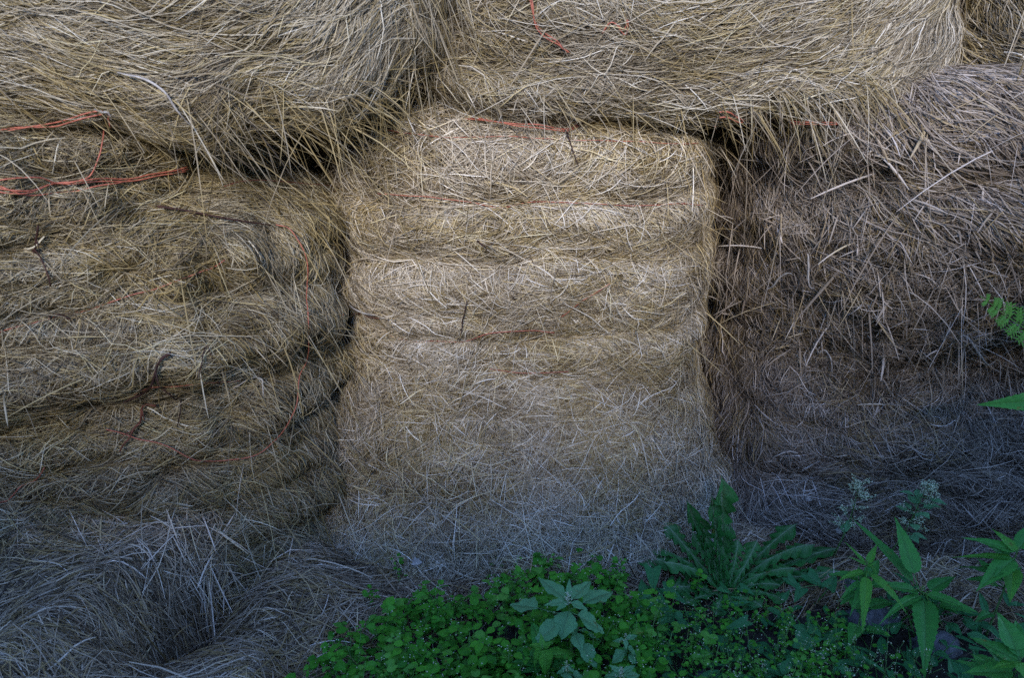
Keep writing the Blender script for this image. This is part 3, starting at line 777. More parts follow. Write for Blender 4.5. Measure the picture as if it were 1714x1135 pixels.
goosefoot(None, (1047, 1068), .22, [(1068, 1062, .0, .03, 0.017, .97, .05), (1025, 1072, -.01, .03, 0.018, .95, .1), (1048, 1086, 0, .02, 0.012, .97, .05), (1022, 1110, -.03, .05, 0.037, .8, .15), (1066, 1112, -.03, .05, 0.032, .8, .15), (1044, 1100, -.03, .04, 0.024, .85, .1), (1066, 1095, -.02, .04, 0.024, .85, .1)],
    'small goosefoot weed to the right of the largest one, below its level', .7, 'goosefoot weeds', 2)
goosefoot(None, (948, 1112), .20, [(930, 1126, -.02, .04, 0.024, .9, .1), (966, 1126, -.02, .04, 0.024, .9, .1), (946, 1142, -.02, .05, 0.037, .85, .1), (985, 1138, -.03, .05, 0.037, .8, .2)],
    'small goosefoot weed at the bottom edge right under the largest one', .7, 'goosefoot weeds', 2)
goosefoot(None, (1040, 1124), .20, [(1072, 1128, -.01, .05, 0.032, .9, .1), (1010, 1130, -.02, .05, 0.032, .9, .1), (1046, 1146, -.02, .05, 0.037, .85, .1), (1064, 1112, 0, .03, 0.017, .95, .1), (1020, 1112, -.0, .03, 0.017, .95, .1)],
    'small goosefoot weed with a pale tip at the bottom edge, nearest the clover', .7, 'goosefoot weeds', 3)

# --- nettles
def nettle(top, base, leaves, label, mat_top=M_BRIGHT, mat=M_NETTLE, up=UP, group='stinging nettles', tassels=0):
    base = np.asarray(base, float); top = np.asarray(top, float)
    pl = plant('nettle_plant', base, label, 'nettle', group)
    ctr = spline([base, (base + top) / 2 + np.array([.012, .012, 0]), top], 16)
    mb = MB(); mb.tube(ctr, np.linspace(.0032, .0013, 16), 7, .2, .4); mb.build('stem', M_STEM, pl)
    for (px, py, dz, W, frac, ped, bright, bend) in leaves:
        a = ctr[int(frac * 15)]; tip = at_z(px, py, a[2] + dz); d = tip - a; ll = np.linalg.norm(d)
        d0 = d / ll + UP * bend * .45
        one_leaf(pl, mat_top if bright else mat, a, d0, up, ll * (1 - ped) * 1.03, W, 'lance', bend=bend, fold=.22, teeth=13, tooth=.10, petiole=ll * ped, tone=rng.uniform(.35, .9), wave=.02)
    for k in range(9):                      # lower leaves, in pairs up the stem
        f = rng.uniform(.25, .85); a = ctr[int(f * 15)]; an = rng.uniform(0, 2 * PI); Ls = rng.uniform(.05, .095)
        one_leaf(pl, mat, a, np.array([math.cos(an), math.sin(an) - .3, .25]), UP, Ls, Ls * .42, 'lance', bend=rng.uniform(.4, .9), fold=.22, teeth=11, tooth=.10, petiole=.018, tone=rng.uniform(.2, .8), wave=.02)
    if tassels:
        for k in range(tassels):
            mb = MB()
            a = ctr[rng.integers(9, 15)]; an = rng.uniform(0, 2 * PI); L = rng.uniform(.03, .06)
            pts = spline([a, a + np.array([math.cos(an) * L * .4, math.sin(an) * L * .4, .004]), a + np.array([math.cos(an) * L * .7, math.sin(an) * L * .7, -L * .5])], 8)
            mb.tube(pts, .0006, 4, .2, .9)
            for p in pts[2:]:
                for _ in range(3):
                    c = p + rng.normal(0, .002, 3); q = .0012
                    mb.add(c + q * np.array([[1, 0, 0], [0, 1, 0], [-1, 0, 0], [0, -1, 0], [0, 0, 1], [0, 0, -1]]), [(0, 1, 4), (1, 2, 4), (2, 3, 4), (3, 0, 4), (1, 0, 5), (2, 1, 5), (3, 2, 5), (0, 3, 5)], 0, rng.uniform(.2, .9))
            mb.build('flower_tassel', M_CLOV, pl)
    return pl
t1 = at_z(1452, 938, .30); b1 = np.array([t1[0] + .03, t1[1] + .03, 0])
nettle(t1, b1, [(1402, 975, -.03, .021, .93, .10, 1, .5), (1442, 1062, -.07, .027, .90, .12, 1, .6), (1516, 1030, -.06, .026, .93, .10, 1, .6), (1414, 908, .015, .010, .97, .1, 1, .2), (1418, 932, .01, .009, .97, .1, 1, .2),
    (1468, 912, .02, .018, .97, .1, 1, .3), (1466, 945, .0, .010, .97, .1, 1, .4), (1404, 1010, -.05, .014, .85, .2, 0, .5), (1422, 1036, -.06, .015, .8, .2, 0, .5)],
    'nettle with the brightest lime green drooping leaves, its top above a grey stone', tassels=12)
t2 = at_z(1535, 985, .18); b2 = ground_at(1580, 1040)
nettle(t2, b2, [(1423, 868, .10, .036, .78, .18, 0, .25), (1498, 868, .10, .050, .98, .22, 0, .2), (1458, 985, .03, .04, .9, .1, 0, .4), (1546, 1142, -.02, .058, .86, .10, 0, .45), (1640, 1030, .0, .034, .9, .1, 0, .3), (1470, 1050, .02, .026, .8, .1, 0, .6), (1598, 968, .0, .04, .8, .2, 0, .3)],
    'nettle with broad dark leaves standing up behind the lime green nettle', tassels=10)
t3 = at_z(1706, 915, .34); b3 = np.array([t3[0] + .03, t3[1] + .06, 0])
nettle(t3, b3, [(1612, 902, -.0, 0.038, .97, .05, 0, .3), (1660, 886, .02, 0.030, .98, .05, 1, .3), (1635, 990, -.05, 0.049, .88, .05, 0, .3), (1596, 935, -.03, 0.024, .9, .05, 1, .3), (1690, 1010, -.05, 0.041, .85, .1, 1, .4), (1740, 870, .03, 0.041, .97, .1, 0, .3), (1640, 950, -.07, 0.041, .75, .2, 0, .3), (1605, 960, -.12, 0.047, .6, .4, 0, .4)],
    'tall nettle at the right edge with leaves reaching left over the hay')
t4 = at_z(1712, 1100, .30); b4 = np.array([t4[0] + .02, t4[1] + .06, 0])
nettle(t4, b4, [(1622, 1068, -.01, 0.049, .95, .05, 0, .2), (1612, 1128, -.03, 0.049, .85, .05, 0, .2), (1668, 1028, .02, 0.051, .95, .2, 0, .5), (1700, 1040, .02, 0.047, .96, .1, 0, .3), (1660, 1120, -.02, 0.027, .95, .05, 1, .3), (1625, 1100, -.08, 0.068, .7, .2, 0, .4), (1730, 1150, -.02, 0.041, .95, .05, 1, .3)],
    'nettle filling the bottom right corner with broad toothed leaves')
t5 = at_z(907, 1080, .22); b5 = np.array([t5[0] + .01, t5[1] + .03, 0])
nettle(t5, b5, [(890, 1122, -.06, .034, .97, .05, 1, .8), (917, 1136, -.07, .036, .97, .05, 1, .8), (926, 1074, .0, .016, .98, .05, 1, .3), (886, 1080, -.01, .02, .97, .05, 1, .4), (970, 1100, -.05, .04, .85, .15, 1, .3), (905, 1060, .02, .014, .98, .05, 1, .3)],
    'young bright green nettle under the left side of the largest goosefoot')
# the strap leaf coming in from the right edge, from a nettle beside the frame
t6 = at_y(1790, 640, 1.62); b6 = np.array([t6[0] + .22, t6[1] + .05, 0])
nettle(t6, b6, [(1640, 692, -.06, .050, .97, .03, 0, .35), (1790, 600, .05, .03, .97, .05, 0, .3), (1830, 690, -.03, .03, .9, .05, 0, .3), (1780, 760, -.1, .04, .8, .05, 0, .3)],
    'nettle rooted beyond the right edge, its single strap leaf crossing the coarse bale', up=np.array([.3, -.9, .7]))

# --- feathery frond at the right edge
def tansy():
    top = at_y(1775, 575, 1.75); base = np.array([top[0] + .25, top[1] + .05, 0])
    pl = plant('tansy_plant', base, 'tansy with bright feathery divided leaf at the right edge before the coarse bale', 'weed')
    ctr = spline([base, (base + top) / 2 + np.array([.02, 0, 0]), top], 12)
    mb = MB(); mb.tube(ctr, np.linspace(.004, .002, 12), 7, .2, .4); mb.build('stem', M_STEM, pl)
    for (px, py, dy, L) in ((1640, 495, 0, .0), (1800, 470, 0, .0)):
        tip = at_y(px, py, top[1] - .02); a = ctr[-1]
        cl = spline([a, a + (tip - a) * .5 + np.array([0, -.01, -.012 if px < 1700 else .01]), tip], 24)
        mb = MB(); mb.tube(cl, np.linspace(.0018, .0006, 24), 5, .6, .8)
        n = 15
        for k in range(1, n):
            f = k / n; p = cl[int(f * 23)]; T = cl[min(23, int(f * 23) + 1)] - cl[int(f * 23) - 1]; T /= np.linalg.norm(T)
            for sgn in (-1, 1):
                sd = np.cross(T, np.array([.15, -1, .35])); sd /= np.linalg.norm(sd)
                d = sd * sgn + T * .55 + np.array([0, -.15, 0]); Lp = .042 * math.sin(PI * (.15 + .8 * f) ** .9) + .006
                q = leaf(mb, p, d, (0, -1, .3), Lp, .007, 'lance', bend=.3, n=6, veins=False, tone=rng.uniform(.4, 1))
                dd = d / np.linalg.norm(d)
                for m in range(1, 5):
                    for s2 in (-1, 1):
                        sv = np.cross(dd, np.array([0, -1, .3])); sv /= np.linalg.norm(sv)
                        leaf(mb, p + dd * Lp * m / 5.2, sv * s2 + dd * .6, (0, -1, .3), Lp * .34, .0040, 'lance', bend=.2, n=4, veins=False, tone=rng.uniform(.4, 1))
        mb.build('leaf', M_FEATH, pl)
tansy()

# --- rosette weed
def rosette():
    base = ground_at(1214, 990); base[2] += .005
    pl = plant('rosette_weed', base, 'big rosette of jagged leaves with white midribs at the foot of the middle bale', 'weed')
    spec = [(1206, 800, .34, .082, -.1, .8), (1190, 830, .30, .05, -.1, .4), (1148, 838, .26, .040, -.2, .5), (1172, 868, .22, .046, .1, .6), (1222, 880, .18, .044, .1, .6), (1104, 888, .15, .050, .6, .5), (1062, 925, .08, .06, .5, .35),
            (1328, 880, .10, .060, .5, .35), (1394, 922, .06, .07, .4, .35), (1325, 945, .09, .055, .9, .7), (1370, 968, .03, .06, .5, .5), (1300, 975, .06, .06, .9, .6), (1118, 985, .03, .07, .5, .3), (1222, 1000, .04, .04, .9, .9),
            (1400, 960, .03, .05, .3, .3), (1150, 1010, .03, .05, .6, .4), (1290, 925, .13, .05, 1.1, .75), (1250, 915, .15, .045, 1.0, .7), (1128, 930, .12, .05, 1.0, .6), (1085, 905, .11, .05, .9, .5), (1360, 905, .10, .055, 1.0, .5), (1160, 905, .16, .045, .7, .7), (1310, 1000, .05, .05, 1.1, .8), (1200, 1020, .05, .045, 1.1, .6), (1270, 1010, .04, .05, .9, .5)]
    for (px, py, z, W, bend, tone) in spec:
        tip = at_z(px, py, z + base[2]); d = tip - base; L = np.linalg.norm(d)
        d0 = d / L + UP * max(bend, 0) * .5
        one_leaf(pl, M_THIST, base + np.array([d[0], d[1], 0]) / L * .012, d0, UP + np.array([0, -1.2, 0]) * (z > .12), L * 1.04, W, 'dandelion', bend=bend, fold=.35, n=56, ribw=.16, tone=tone * .8, wave=.10, twist=rng.normal(0, .35), veins=True)
rosette()

# --- bindweed
def bindweed(pts, leaves, label):
    base = pts[0]; pl = plant('bindweed_vine', base, label, 'vine', 'bindweed trailing between the weeds')
    mb = MB(); mb.tube(spline(pts, 20), .0011, 5, .2, .5); mb.build('stem', M_STEM, pl)
    for (px, py, qx, qy, z, W) in leaves:
        a = at_z(px, py, z); tip = at_z(qx, qy, z - .01); d = tip - a; L = np.linalg.norm(d)
        one_leaf(pl, M_BIND, a, d, UP + np.array([0, -.5, 0]), L, W, 'arrow', bend=.2, fold=.2, petiole=0.0, tone=rng.uniform(.3, .8), wave=.02)
bindweed([ground_at(1150, 1040), at_z(1110, 1010, .08), at_z(1085, 975, .09)], [(1092, 952, 1094, 990, .09, .050), (1090, 1000, 1062, 1030, .10, .045), (1078, 1000, 1074, 965, .1, .036), (1100, 1005, 1130, 1040, .07, .04), (1110, 985, 1150, 1010, .06, .04)], 'bindweed with dull blue green arrow leaves left of the leafy rosette')
bindweed([ground_at(1300, 1010), at_z(1340, 985, .10), at_z(1392, 980, .10)], [(1352, 962, 1380, 985, .11, .045), (1386, 985, 1402, 960, .10, .04), (1342, 985, 1330, 1008, .10, .034), (1318, 968, 1345, 992, .11, .03)], 'bindweed with pale arrow leaves right of the leafy rosette')
bindweed([ground_at(1320, 1120), at_z(1345, 1075, .08), at_z(1355, 1040, .1)], [(1332, 1072, 1364, 1086, .10, .05), (1362, 1060, 1352, 1018, .09, .035), (1340, 1060, 1352, 1046, .10, .05), (1395, 1075, 1372, 1062, .08, .04), (1250, 1040, 1208, 1056, .08, .03)], 'bindweed with one triangular leaf lifted, among the seeding stalks')

# --- clovers
def clover(px, py, h, r, label):
    c = at_z(px, py, h); base = np.array([c[0] + .01, c[1] + .015, 0])
    pl = plant('clover', base, label, 'clover', 'clover leaves near the bottom edge')
    mb = MB(); mb.tube(spline([base, (base + c) / 2 + np.array([.006, 0, 0]), c], 10), .0009, 5, .2, .6); mb.build('stem', M_STEM, pl)
    a0 = rng.uniform(0, 2 * PI)
    for k in range(3):
        a = a0 + k * 2.094; one_leaf(pl, M_CLOV, c, (math.cos(a), math.sin(a) - .25, .12), UP, r, r * .95, 'round', bend=.3, fold=.25, n=10, tone=rng.uniform(.3, 1))
clover(1186, 1068, .12, .024, 'lime green clover leaf catching more light than its neighbours')
clover(1176, 1102, .09, .026, 'dark clover leaf under the lime green clover leaf')
clover(1135, 1050, .08, .020, 'small clover leaf left of the lime green clover leaf')
clover(1108, 1118, .08, .020, 'clover leaf left of the dark clover, at the bottom edge')

# --- chickweed sheet (nobody could count it)
def sprig(mb, ml, base, h, lean, leaves, size):
    top = base + np.array([lean[0], lean[1], 1.0]) * h
    ctr = spline([base, (base + top) / 2 + rng.normal(0, .008, 3) * np.array([1, 1, 0]), top], 6)
    ml.tube(ctr, .0008, 4, .2, rng.uniform(.3, .9))
    for k in range(leaves):
        f = rng.uniform(.25, 1) ** .7; p = ctr[min(5, int(f * 5.99))] + rng.normal(0, .004, 3)
        a = rng.uniform(0, 2 * PI); d = np.array([math.cos(a), math.sin(a), rng.uniform(-.1, .5)])
        s = size * (.35 + .95 * rng.random() ** 1.6)
        small_leaf(mb, p, d, s)
    return top
def small_leaf(mb, p, d, s):
    d, sd, u = frame(d, UP + rng.normal(0, .25, 3))
    pet = .5 * s; w = s * rng.uniform(.36, .50)
    t = [0, .25, .6, 1]; ww = [.25, .95, .85, .0]
    V = []
    for ti, wi in zip(t, ww):
        c = p + d * (pet + ti * s) - u * (.25 * s * ti * ti)
        V += [c - sd * w * wi + u * .12 * w * wi, c, c + sd * w * wi + u * .12 * w * wi]
    F = []
    for i in range(3): F += [(3 * i, 3 * i + 1, 3 * i + 4, 3 * i + 3), (3 * i + 1, 3 * i + 2, 3 * i + 5, 3 * i + 4)]
    mb.add(V, F, [0, .35, 0] * 4, rng.uniform(.1, 1))
mb, ml, mbud, mbr = MB(), MB(), MB(), MB()
def bud(m, c, q, tone):
    m.add(c + q * np.array([[1, 0, 0], [0, 1, 0], [-1, 0, 0], [0, -1, 0], [0, 0, 1], [0, 0, -1]]), [(0, 1, 4), (1, 2, 4), (2, 3, 4), (3, 0, 4), (1, 0, 5), (2, 1, 5), (3, 2, 5), (0, 3, 5)], 0, tone)
EDGE_X = [480, 560, 620, 700, 790, 870, 930, 1000, 1060, 1150, 1250, 1400, 1560, 1750]
EDGE_Y = [1210, 1120, 1062, 1030, 1010, 975, 955, 965, 1000, 1020, 1035, 1060, 1110, 1130]
n = 0; tries = 0
while n < 1000 and tries < 30000:
    tries += 1
    px = random.uniform(470, 1420); py = random.uniform(930, 1420)
    e = np.interp(px, EDGE_X, EDGE_Y) + random.gauss(0, 10)
    if py < e: continue
    if px > 1090 and random.random() < .30: continue
    g = ground_at(px, py)
    dd = min(1, (py - e) / 60)
    h = (.04 + .07 * dd) * random.uniform(.6, 1.6)
    top = sprig(mbr if random.random() < .2 else mb, ml, g, h, rng.normal(0, .25, 2), random.randint(8, 14), .0235 if px < 1090 else .0125)
    if random.random() < .7:
        for _ in range(random.randint(1, 5)): bud(mbud, top + rng.normal(0, .008, 3) + np.array([0, 0, .010]), random.uniform(.0013, .0024), random.random())
    n += 1
mcl = MB()
for _ in range(420):
    px = random.uniform(1060, 1760); py = random.uniform(1000, 1330) + max(0, px - 1400) * .08
    g = ground_at(px, py); g[2] += random.uniform(.02, .085); a = random.uniform(0, 2 * PI)
    leaf(mcl, g, (math.cos(a), math.sin(a) - .25, random.uniform(-.1, .5)), UP + rng.normal(0, .3, 3), random.uniform(.03, .075), random.uniform(.014, .032), random.choice(['arrow', 'lance', 'ovate', 'rhomb']), bend=random.uniform(.1, .7), n=8, veins=False, wave=.03, tone=random.uniform(.1, .9))
mgr = MB()
for _ in range(110):
    px = random.uniform(1040, 1560); py = random.uniform(1010, 1300)
    g = ground_at(px, py); a = random.uniform(0, 2 * PI); Lb = random.uniform(.06, .16)
    leaf(mgr, g, (math.cos(a) * .7, math.sin(a) * .7, random.uniform(.5, 1.4)), UP + np.array([0, -.6, 0]), Lb, random.uniform(.003, .006), 'blade', bend=random.uniform(.4, 1.4), fold=.4, n=10, veins=False, tone=random.uniform(.1, .9))
def merged(name, parts, label, cat):
    V = np.concatenate([np.concatenate(p.V) for p, _ in parts]); F = []; off = 0; mi = []
    for k, (p, m) in enumerate(parts):
        F += [tuple(i + off for i in f) for f in p.F]; off += p.n; mi += [k] * len(p.F)
    me = make_mesh(name, V, F, None, {'rib': np.concatenate([np.concatenate(p.A) for p, _ in parts]), 'tone': np.concatenate([np.concatenate(p.B) for p, _ in parts])})
    for _, m in parts: me.materials.append(m)
    me.polygons.foreach_set('material_index', np.array(mi, np.int32))
    return tag(link(name, me), label, cat, kind='stuff')
merged('chickweed_cover', [(mb, M_CHICK), (ml, M_STEM), (mbud, M_BUD), (mcl, M_BIND), (mbr, M_CLOV), (mgr, M_GRASS)], 'low mat of small leaved chickweed, seedlings and grass covering the soil along the bottom', 'ground cover')

# --- single sprigs that stand clear of the mat
for (px, py, qx, qy, h, lab) in [(905, 955, 912, 872, .13, 'tallest chickweed sprig climbing against the middle bale'), (640, 1045, 620, 992, .10, 'lone chickweed sprig with a lit tip at the left end of the mat'),
        (560, 1110, 560, 1075, .08, 'chickweed sprig leftmost of those standing clear of the mat'), (985, 985, 968, 915, .11, 'chickweed sprig behind the largest goosefoot, right of the tallest sprig'),
        (1035, 985, 1040, 940, .10, 'chickweed sprig just left of the bindweed beside the rosette'), (668, 1000, 660, 940, .08, 'small dim chickweed sprig standing alone on the hay litter'),
        (838, 975, 838, 935, .08, 'chickweed sprig at the upper border of the mat beside a fallen straw'), (1165, 1000, 1170, 960, .09, 'bright chickweed sprig in front of the rosette')]:
    b = ground_at(px, py); tp = at_z(qx, qy, h)
    pl = plant('chickweed_sprig', b, lab, 'weed', 'chickweed sprigs standing clear of the mat')
    m1, m2 = MB(), MB(); hh = tp[2] - b[2]
    sprig(m1, m2, b, hh, (tp[:2] - b[:2]) / hh, 22, .016)
    m1.build('foliage', M_CHICK, pl); m2.build('stem', M_STEM, pl)

# --- seeding stalks with tiny pale buds
seed_spots = [(1258, 1150, 1250, 1050), (1300, 1150, 1318, 1050), (1340, 1150, 1345, 1078), (1365, 1160, 1352, 1100), (1270, 1160, 1262, 1105), (1400, 1160, 1392, 1090), (1425, 1150, 1430, 1075), (1450, 1160, 1462, 1060), (1480, 1160, 1488, 1040),
              (1500, 1160, 1502, 1085), (1520, 1165, 1530, 1105), (1420, 1165, 1412, 1118), (1225, 1165, 1222, 1112), (1462, 1165, 1455, 1118), (1490, 1170, 1478, 1118), (1540, 1170, 1560, 1118)]
words = ['with its tips level with the triangular bindweed leaf', 'rising highest beside the triangular bindweed leaf']
for i, (px, py, qx, qy) in enumerate(seed_spots):
    b = ground_at(px, py); top = at_z(qx, qy, .13 + .05 * random.random())
    pl = plant('seeding_weed', b, 'thin weed stalk with branching tips and tiny pale buds along the bottom edge', 'weed', 'seeding weed stalks along the bottom edge')
    ctr = spline([b, (b + top) / 2 + rng.normal(0, .006, 3), top], 10)
    m1, m2 = MB(), MB(); m1.tube(ctr, np.linspace(.0011, .0006, 10), 5, .3, .9)
    for k in range(7):
        p = ctr[random.randint(4, 9)]; a = rng.uniform(0, 2 * PI); L = random.uniform(.015, .04)
        e = p + np.array([math.cos(a) * .6, math.sin(a) * .6, .9]) * L
        m1.tube(np.array([p, (p + e) / 2 + np.array([0, 0, .002]), e]), .0005, 4, .3, .9)
        for _ in range(3): bud(m2, e + rng.normal(0, .003, 3), random.uniform(.0010, .0019), random.random())
    m3 = MB()
    for k in range(8): 
        a = rng.uniform(0, 2 * PI); small_leaf(m3, ctr[random.randint(1, 7)], np.array([math.cos(a), math.sin(a), .3]), random.uniform(.008, .016))
    k0 = len(m1.F); m1.add(np.concatenate(m2.V), [f for f in m2.F], 0, np.concatenate(m2.B))
    so = m1.build('stalk', M_STEM, pl); so.data.materials.append(M_BUD)
    so.data.polygons.foreach_set('material_index', np.array([0] * k0 + [1] * (len(m1.F) - k0), np.int32)); m3.build('foliage', M_CHICK, pl)

# --- mealy flowering stems against the right bale
def panicle(base, top, spread, leaves, label, lit):
    pl = plant('flowering_weed', base, label, 'weed', 'mealy flowering weeds before the right bale')
    ctr = spline([base, (base + top) / 2 + np.array([.01, 0, 0]), top], 14)
    m1, m2, m3 = MB(), MB(), MB(); m1.tube(ctr, np.linspace(.0022, .0008, 14), 6, .1, .2)
    for k in range(15):
        p = ctr[random.randint(6, 13)]; a = rng.uniform(0, 2 * PI); L = random.uniform(.3, 1) * spread
        e = p + np.array([math.cos(a), math.sin(a), random.uniform(.1, .6)]) * L
        m1.tube(np.array([p, (p + e) / 2, e]), .0006, 4, .2, .4)
        for _ in range(22): bud(m2, p + (e - p) * rng.uniform(.3, 1.1) + rng.normal(0, .004, 3), random.uniform(.0018, .0034), random.random() * lit)
    for _ in range(60): bud(m2, top + np.array([rng.normal(0, .008), rng.normal(0, .008), rng.uniform(-.03, .012)]), random.uniform(.002, .0036), random.random())
    for k in range(leaves):
        a = rng.uniform(0, 2 * PI); p = ctr[random.randint(4, 11)]
        leaf(m3, p, (math.cos(a), math.sin(a) - .4, .1), UP, random.uniform(.03, .05), random.uniform(.018, .03), 'rhomb', bend=.3, n=8, petiole=.02, tone=rng.uniform(.2, .9))
    m1.build('stem', M_STEM, pl); m2.build('flower_head', M_BUD, pl)
    if leaves: m3.build('foliage', M_GOOSE, pl)
tp = at_z(1438, 812, .30); panicle(np.array([tp[0] - .02, tp[1] + .03, .02]), tp, .05, 3, 'mealy flowering weed on the left of two, its head greyish and nearly leafless', .8)
tp = at_z(1552, 812, .30); panicle(np.array([tp[0] - .05, tp[1] + .03, .02]), tp, .05, 14, 'mealy flowering weed on the right of two, with a leafy green head', .9)

# --- grass blades
for (px, py, qx, qy, h, w, lab) in [(1060, 1060, 1175, 1028, .10, .007, 'grass blade lying nearly level left of the lime green clover leaf'), (1085, 1040, 1130, 1135, .06, .005, 'grass blade arching down to the bottom edge'),
        (1080, 1050, 1145, 1110, .07, .005, 'thin grass blade between the clover leaves'), (1150, 1020, 1190, 1045, .1, .005, 'short grass blade pointing at the lime green clover leaf'),
        (1290, 1145, 1330, 1125, .08, .006, 'grass blade among the seeding stalks at the bottom'), (1090, 1070, 1100, 1140, .06, .005, 'grass blade beside the leftmost clover leaf')]:
    a = ground_at(px, py); a[2] = .04; tip = at_z(qx, qy, h); d = tip - a; L = np.linalg.norm(d)
    m = MB(); leaf(m, a, d / L + UP * .4, UP, L * 1.06, w, 'blade', bend=.8, fold=.5, n=16, veins=False)
    V = np.concatenate(m.V) - a; o = link('grass_blade', make_mesh('grass_blade', V, m.F, M_GRASS, {'rib': np.concatenate(m.A), 'tone': np.concatenate(m.B)})); o.location = a
    tag(o, lab, 'grass', 'single grass blades by the clover')

# ------------------------------------------------------------------ stones
STONE = plain_mat('grey_stone', (.030, .030, .036), (.17, .17, .20), 34, .8, .6, .01)
def stone(px, py, r, sq, label, seed):
    c = ground_at(px, py)
    import bmesh
    bm = bmesh.new(); bmesh.ops.create_icosphere(bm, subdivisions=4, radius=1)
    V = np.array([v.co[:] for v in bm.verts])
    k = 1 + .22 * fbm(V, 1.3, seed, 3) + .05 * noise(V, 6., seed + 4)
    V = V * k[:, None]
    for nrm, dd in ((np.array([.3, -.5, .8]), .72), (np.array([-.7, -.3, .5]), .78), (np.array([.6, -.7, .1]), .8)):
        nrm = nrm / np.linalg.norm(nrm); e = np.maximum(V @ nrm - dd, 0); V = V - e[:, None] * nrm * .85
    V = V * r * np.array(sq)
    for v, q in zip(bm.verts, V): v.co = q
    me = bpy.data.meshes.new('stone'); bm.to_mesh(me); bm.free(); me.materials.append(STONE)
    me.polygons.foreach_set('use_smooth', np.ones(len(me.polygons), bool))
    o = link('stone', me); o.location = (c[0], c[1], c[2] + r * sq[2] * .35)
    tag(o, label, 'stone', 'grey stones half hidden by the nettles')
stone(1462, 1040, .062, (1.1, .8, .6), 'largest bluish grey stone behind the lime green nettle', 1)
stone(1570, 1080, .055, (1.2, .8, .6), 'grey stone between the lime green nettle and the bottom right nettle', 2)
stone(1425, 985, .04, (1.1, .9, .6), 'smaller grey stone beside the pale bindweed leaves', 3)
stone(1182, 1140, .03, (1.1, .9, .6), 'small pale stone at the bottom edge below the dark clover', 4)

# small pale leaf scraps on the litter
def scrap(px, py, s, label, z=.05):
    h = hit(px, py); p = at_z(px, py, z)
    if h is not None and np.linalg.norm(h[0] - CAM) < np.linalg.norm(p - CAM): p = h[0] + h[1] * .03
    m = MB(); leaf(m, p, (1, -.2, .3), (0, -.6, 1), s, s * .8, 'heart', bend=1.2, fold=.4, n=10, wave=.15, teeth=4, tooth=.2)
    V = np.concatenate(m.V) - p; o = link('leaf_scrap', make_mesh('leaf_scrap', V, m.F, PALE)); o.location = p
    tag(o, label, 'leaf scrap', 'pale scraps of dead leaf on the litter')
scrap(695, 940, .028, 'pale crumpled leaf scrap on the litter left of the chickweed')
scrap(1400, 888, .022, 'pale leaf scrap under the left mealy flowering weed')
scrap(1350, 842, .018, 'pale leaf scrap on the hay right of the tallest rosette leaf')
scrap(1030, 955, .022, 'lilac grey leaf scrap beside the bindweed left of the rosette')

# ------------------------------------------------------------------ hedge behind the photographer, unseen, added to shade the foot of the stack
def shade_hedge_top(x): return SHADE_H + np.interp(x, [-9, -2.0, -1.15, -.75, .40, .85, 1.5, 9], [.35, .05, -.22, -.1, 0, .34, .56, .7])  # top line shaped to shade the sides and let sun onto the middle
SHADE_H, SHADE_Y = 3.16, -2.9
shade_hedge = bpy.data.objects.new('shade_hedge', None); COL.objects.link(shade_hedge); shade_hedge.location = (0, SHADE_Y, 0)
tag(shade_hedge, 'added unseen leafy hedge facing the hay bales, with a dip in its top', 'shade_hedge')
m = MB(); k = 0
ux = np.linspace(-9, 9, 90); va = np.linspace(0, 2 * PI, 20, endpoint=False)
HXg, HA = np.meshgrid(ux, va, indexing='ij'); HT = shade_hedge_top(HXg) * .5
c_, s_ = np.cos(HA), np.sin(HA)
hpts = np.stack([HXg, SHADE_Y + .5 * np.sign(c_) * np.abs(c_) ** .6, HT + HT * np.sign(s_) * np.abs(s_) ** .6 - .06], 2)
hpts = hpts + .12 * fbm(hpts, 2.2, 700, 3)[..., None] * np.stack([c_ * 0, c_, s_], 2)
hi_ = np.arange(HXg.size).reshape(HXg.shape)
m.add(hpts.reshape(-1, 3), np.stack([hi_[:-1], np.roll(hi_, -1, 1)[:-1], np.roll(hi_, -1, 1)[1:], hi_[1:]], 2).reshape(-1, 4).tolist(), 0, .1)
m.build('branches', plain_mat('shade_hedge_wood', (.02, .016, .01), (.05, .045, .02), 12), shade_hedge)
kk = 14000
pi_ = rng.integers(0, HXg.size, kk); Pp = hpts.reshape(-1, 3)[pi_] + rng.normal(0, .07, (kk, 3)); Pp[:, 0] += rng.uniform(-.12, .12, kk); Pp[:, 2] = np.maximum(Pp[:, 2], .05)
d_ = rng.normal(0, 1, (kk, 3)); d_ /= np.linalg.norm(d_, axis=1)[:, None]; e_ = np.cross(d_, rng.normal(0, 1, (kk, 3))); e_ /= np.linalg.norm(e_, axis=1)[:, None]
sz = rng.uniform(.03, .06, (kk, 1))
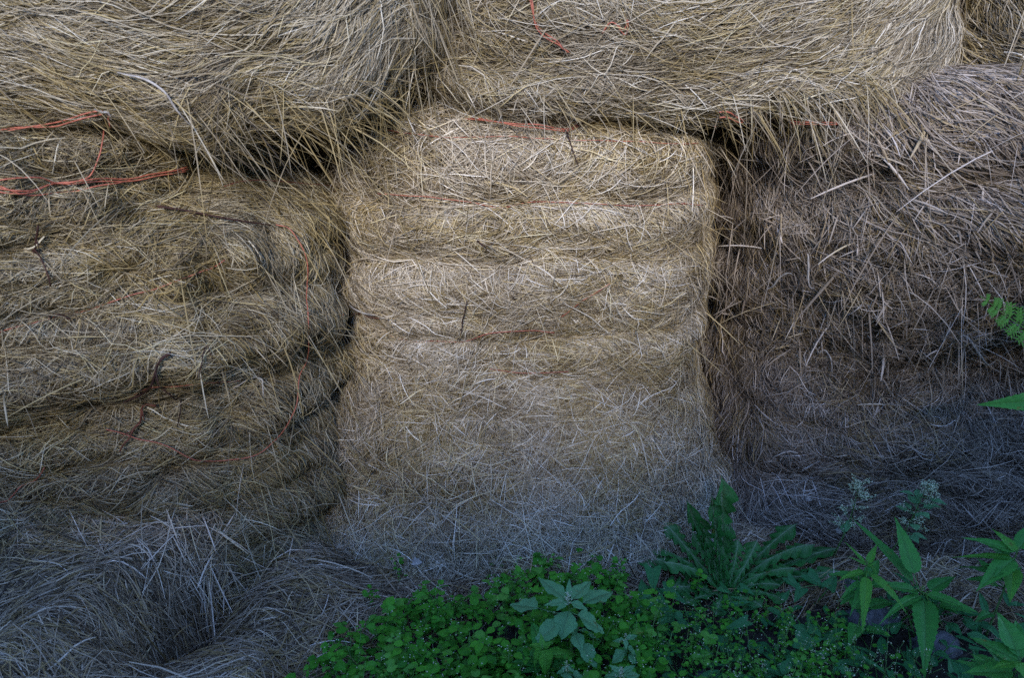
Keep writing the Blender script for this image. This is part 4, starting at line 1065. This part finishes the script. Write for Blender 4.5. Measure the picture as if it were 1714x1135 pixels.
LV = np.stack([Pp, Pp + d_ * sz * .5 + e_ * sz * .32, Pp + d_ * sz, Pp + d_ * sz * .5 - e_ * sz * .32], 1).reshape(-1, 3)
me = make_mesh('foliage', LV - np.array(shade_hedge.location), np.arange(kk * 4).reshape(-1, 4), M_NETTLE, {'rib': np.zeros(kk * 4), 'tone': np.repeat(rng.random(kk), 4)})
link('foliage', me, shade_hedge)

# ------------------------------------------------------------------ light and camera
SUN_EL, SUN_AZ = math.radians(27), math.radians(184)     # azimuth measured from +Y clockwise; the sun stands behind the camera
w = bpy.data.worlds.new('World'); S.world = w; w.use_nodes = True
nt = w.node_tree; bg = nt.nodes['Background']
sky = nt.nodes.new('ShaderNodeTexSky'); sky.sky_type = 'NISHITA'; sky.sun_disc = False
sky.sun_elevation = SUN_EL; sky.sun_rotation = SUN_AZ
nt.links.new(sky.outputs[0], bg.inputs[0]); bg.inputs[1].default_value = .15; sky.ozone_density = 5.5; sky.dust_density = 0.2
L = bpy.data.lights.new('sun', 'SUN'); L.energy = 1.35; L.angle = math.radians(11); L.color = (1.0, .94, .83)
lo = bpy.data.objects.new('sun', L); COL.objects.link(lo)
sd = Vector((math.sin(SUN_AZ) * math.cos(SUN_EL), math.cos(SUN_AZ) * math.cos(SUN_EL), math.sin(SUN_EL)))
lo.rotation_euler = sd.to_track_quat('Z', 'Y').to_euler(); lo.location = sd * 8

cd = bpy.data.cameras.new('camera'); cam = bpy.data.objects.new('camera', cd); COL.objects.link(cam)
cam.location = CAM; cam.rotation_euler = (math.radians(90) + PITCH, 0, 0)
cd.sensor_width = 36; cd.lens = 36 * FPX / 1714; cd.clip_end = 500
cd.dof.use_dof = True; cd.dof.focus_distance = 2.25; cd.dof.aperture_fstop = 4.0
S.camera = cam
S.view_settings.view_transform = 'Standard'; S.view_settings.look = 'None'; S.view_settings.gamma = 1
S.view_settings.exposure = 1.80
S.render.engine = 'CYCLES'
S.cycles.max_bounces = 5; S.cycles.diffuse_bounces = 3; S.cycles.glossy_bounces = 1; S.cycles.transmission_bounces = 3; S.cycles.transparent_max_bounces = 4
S.cycles.use_denoising = False
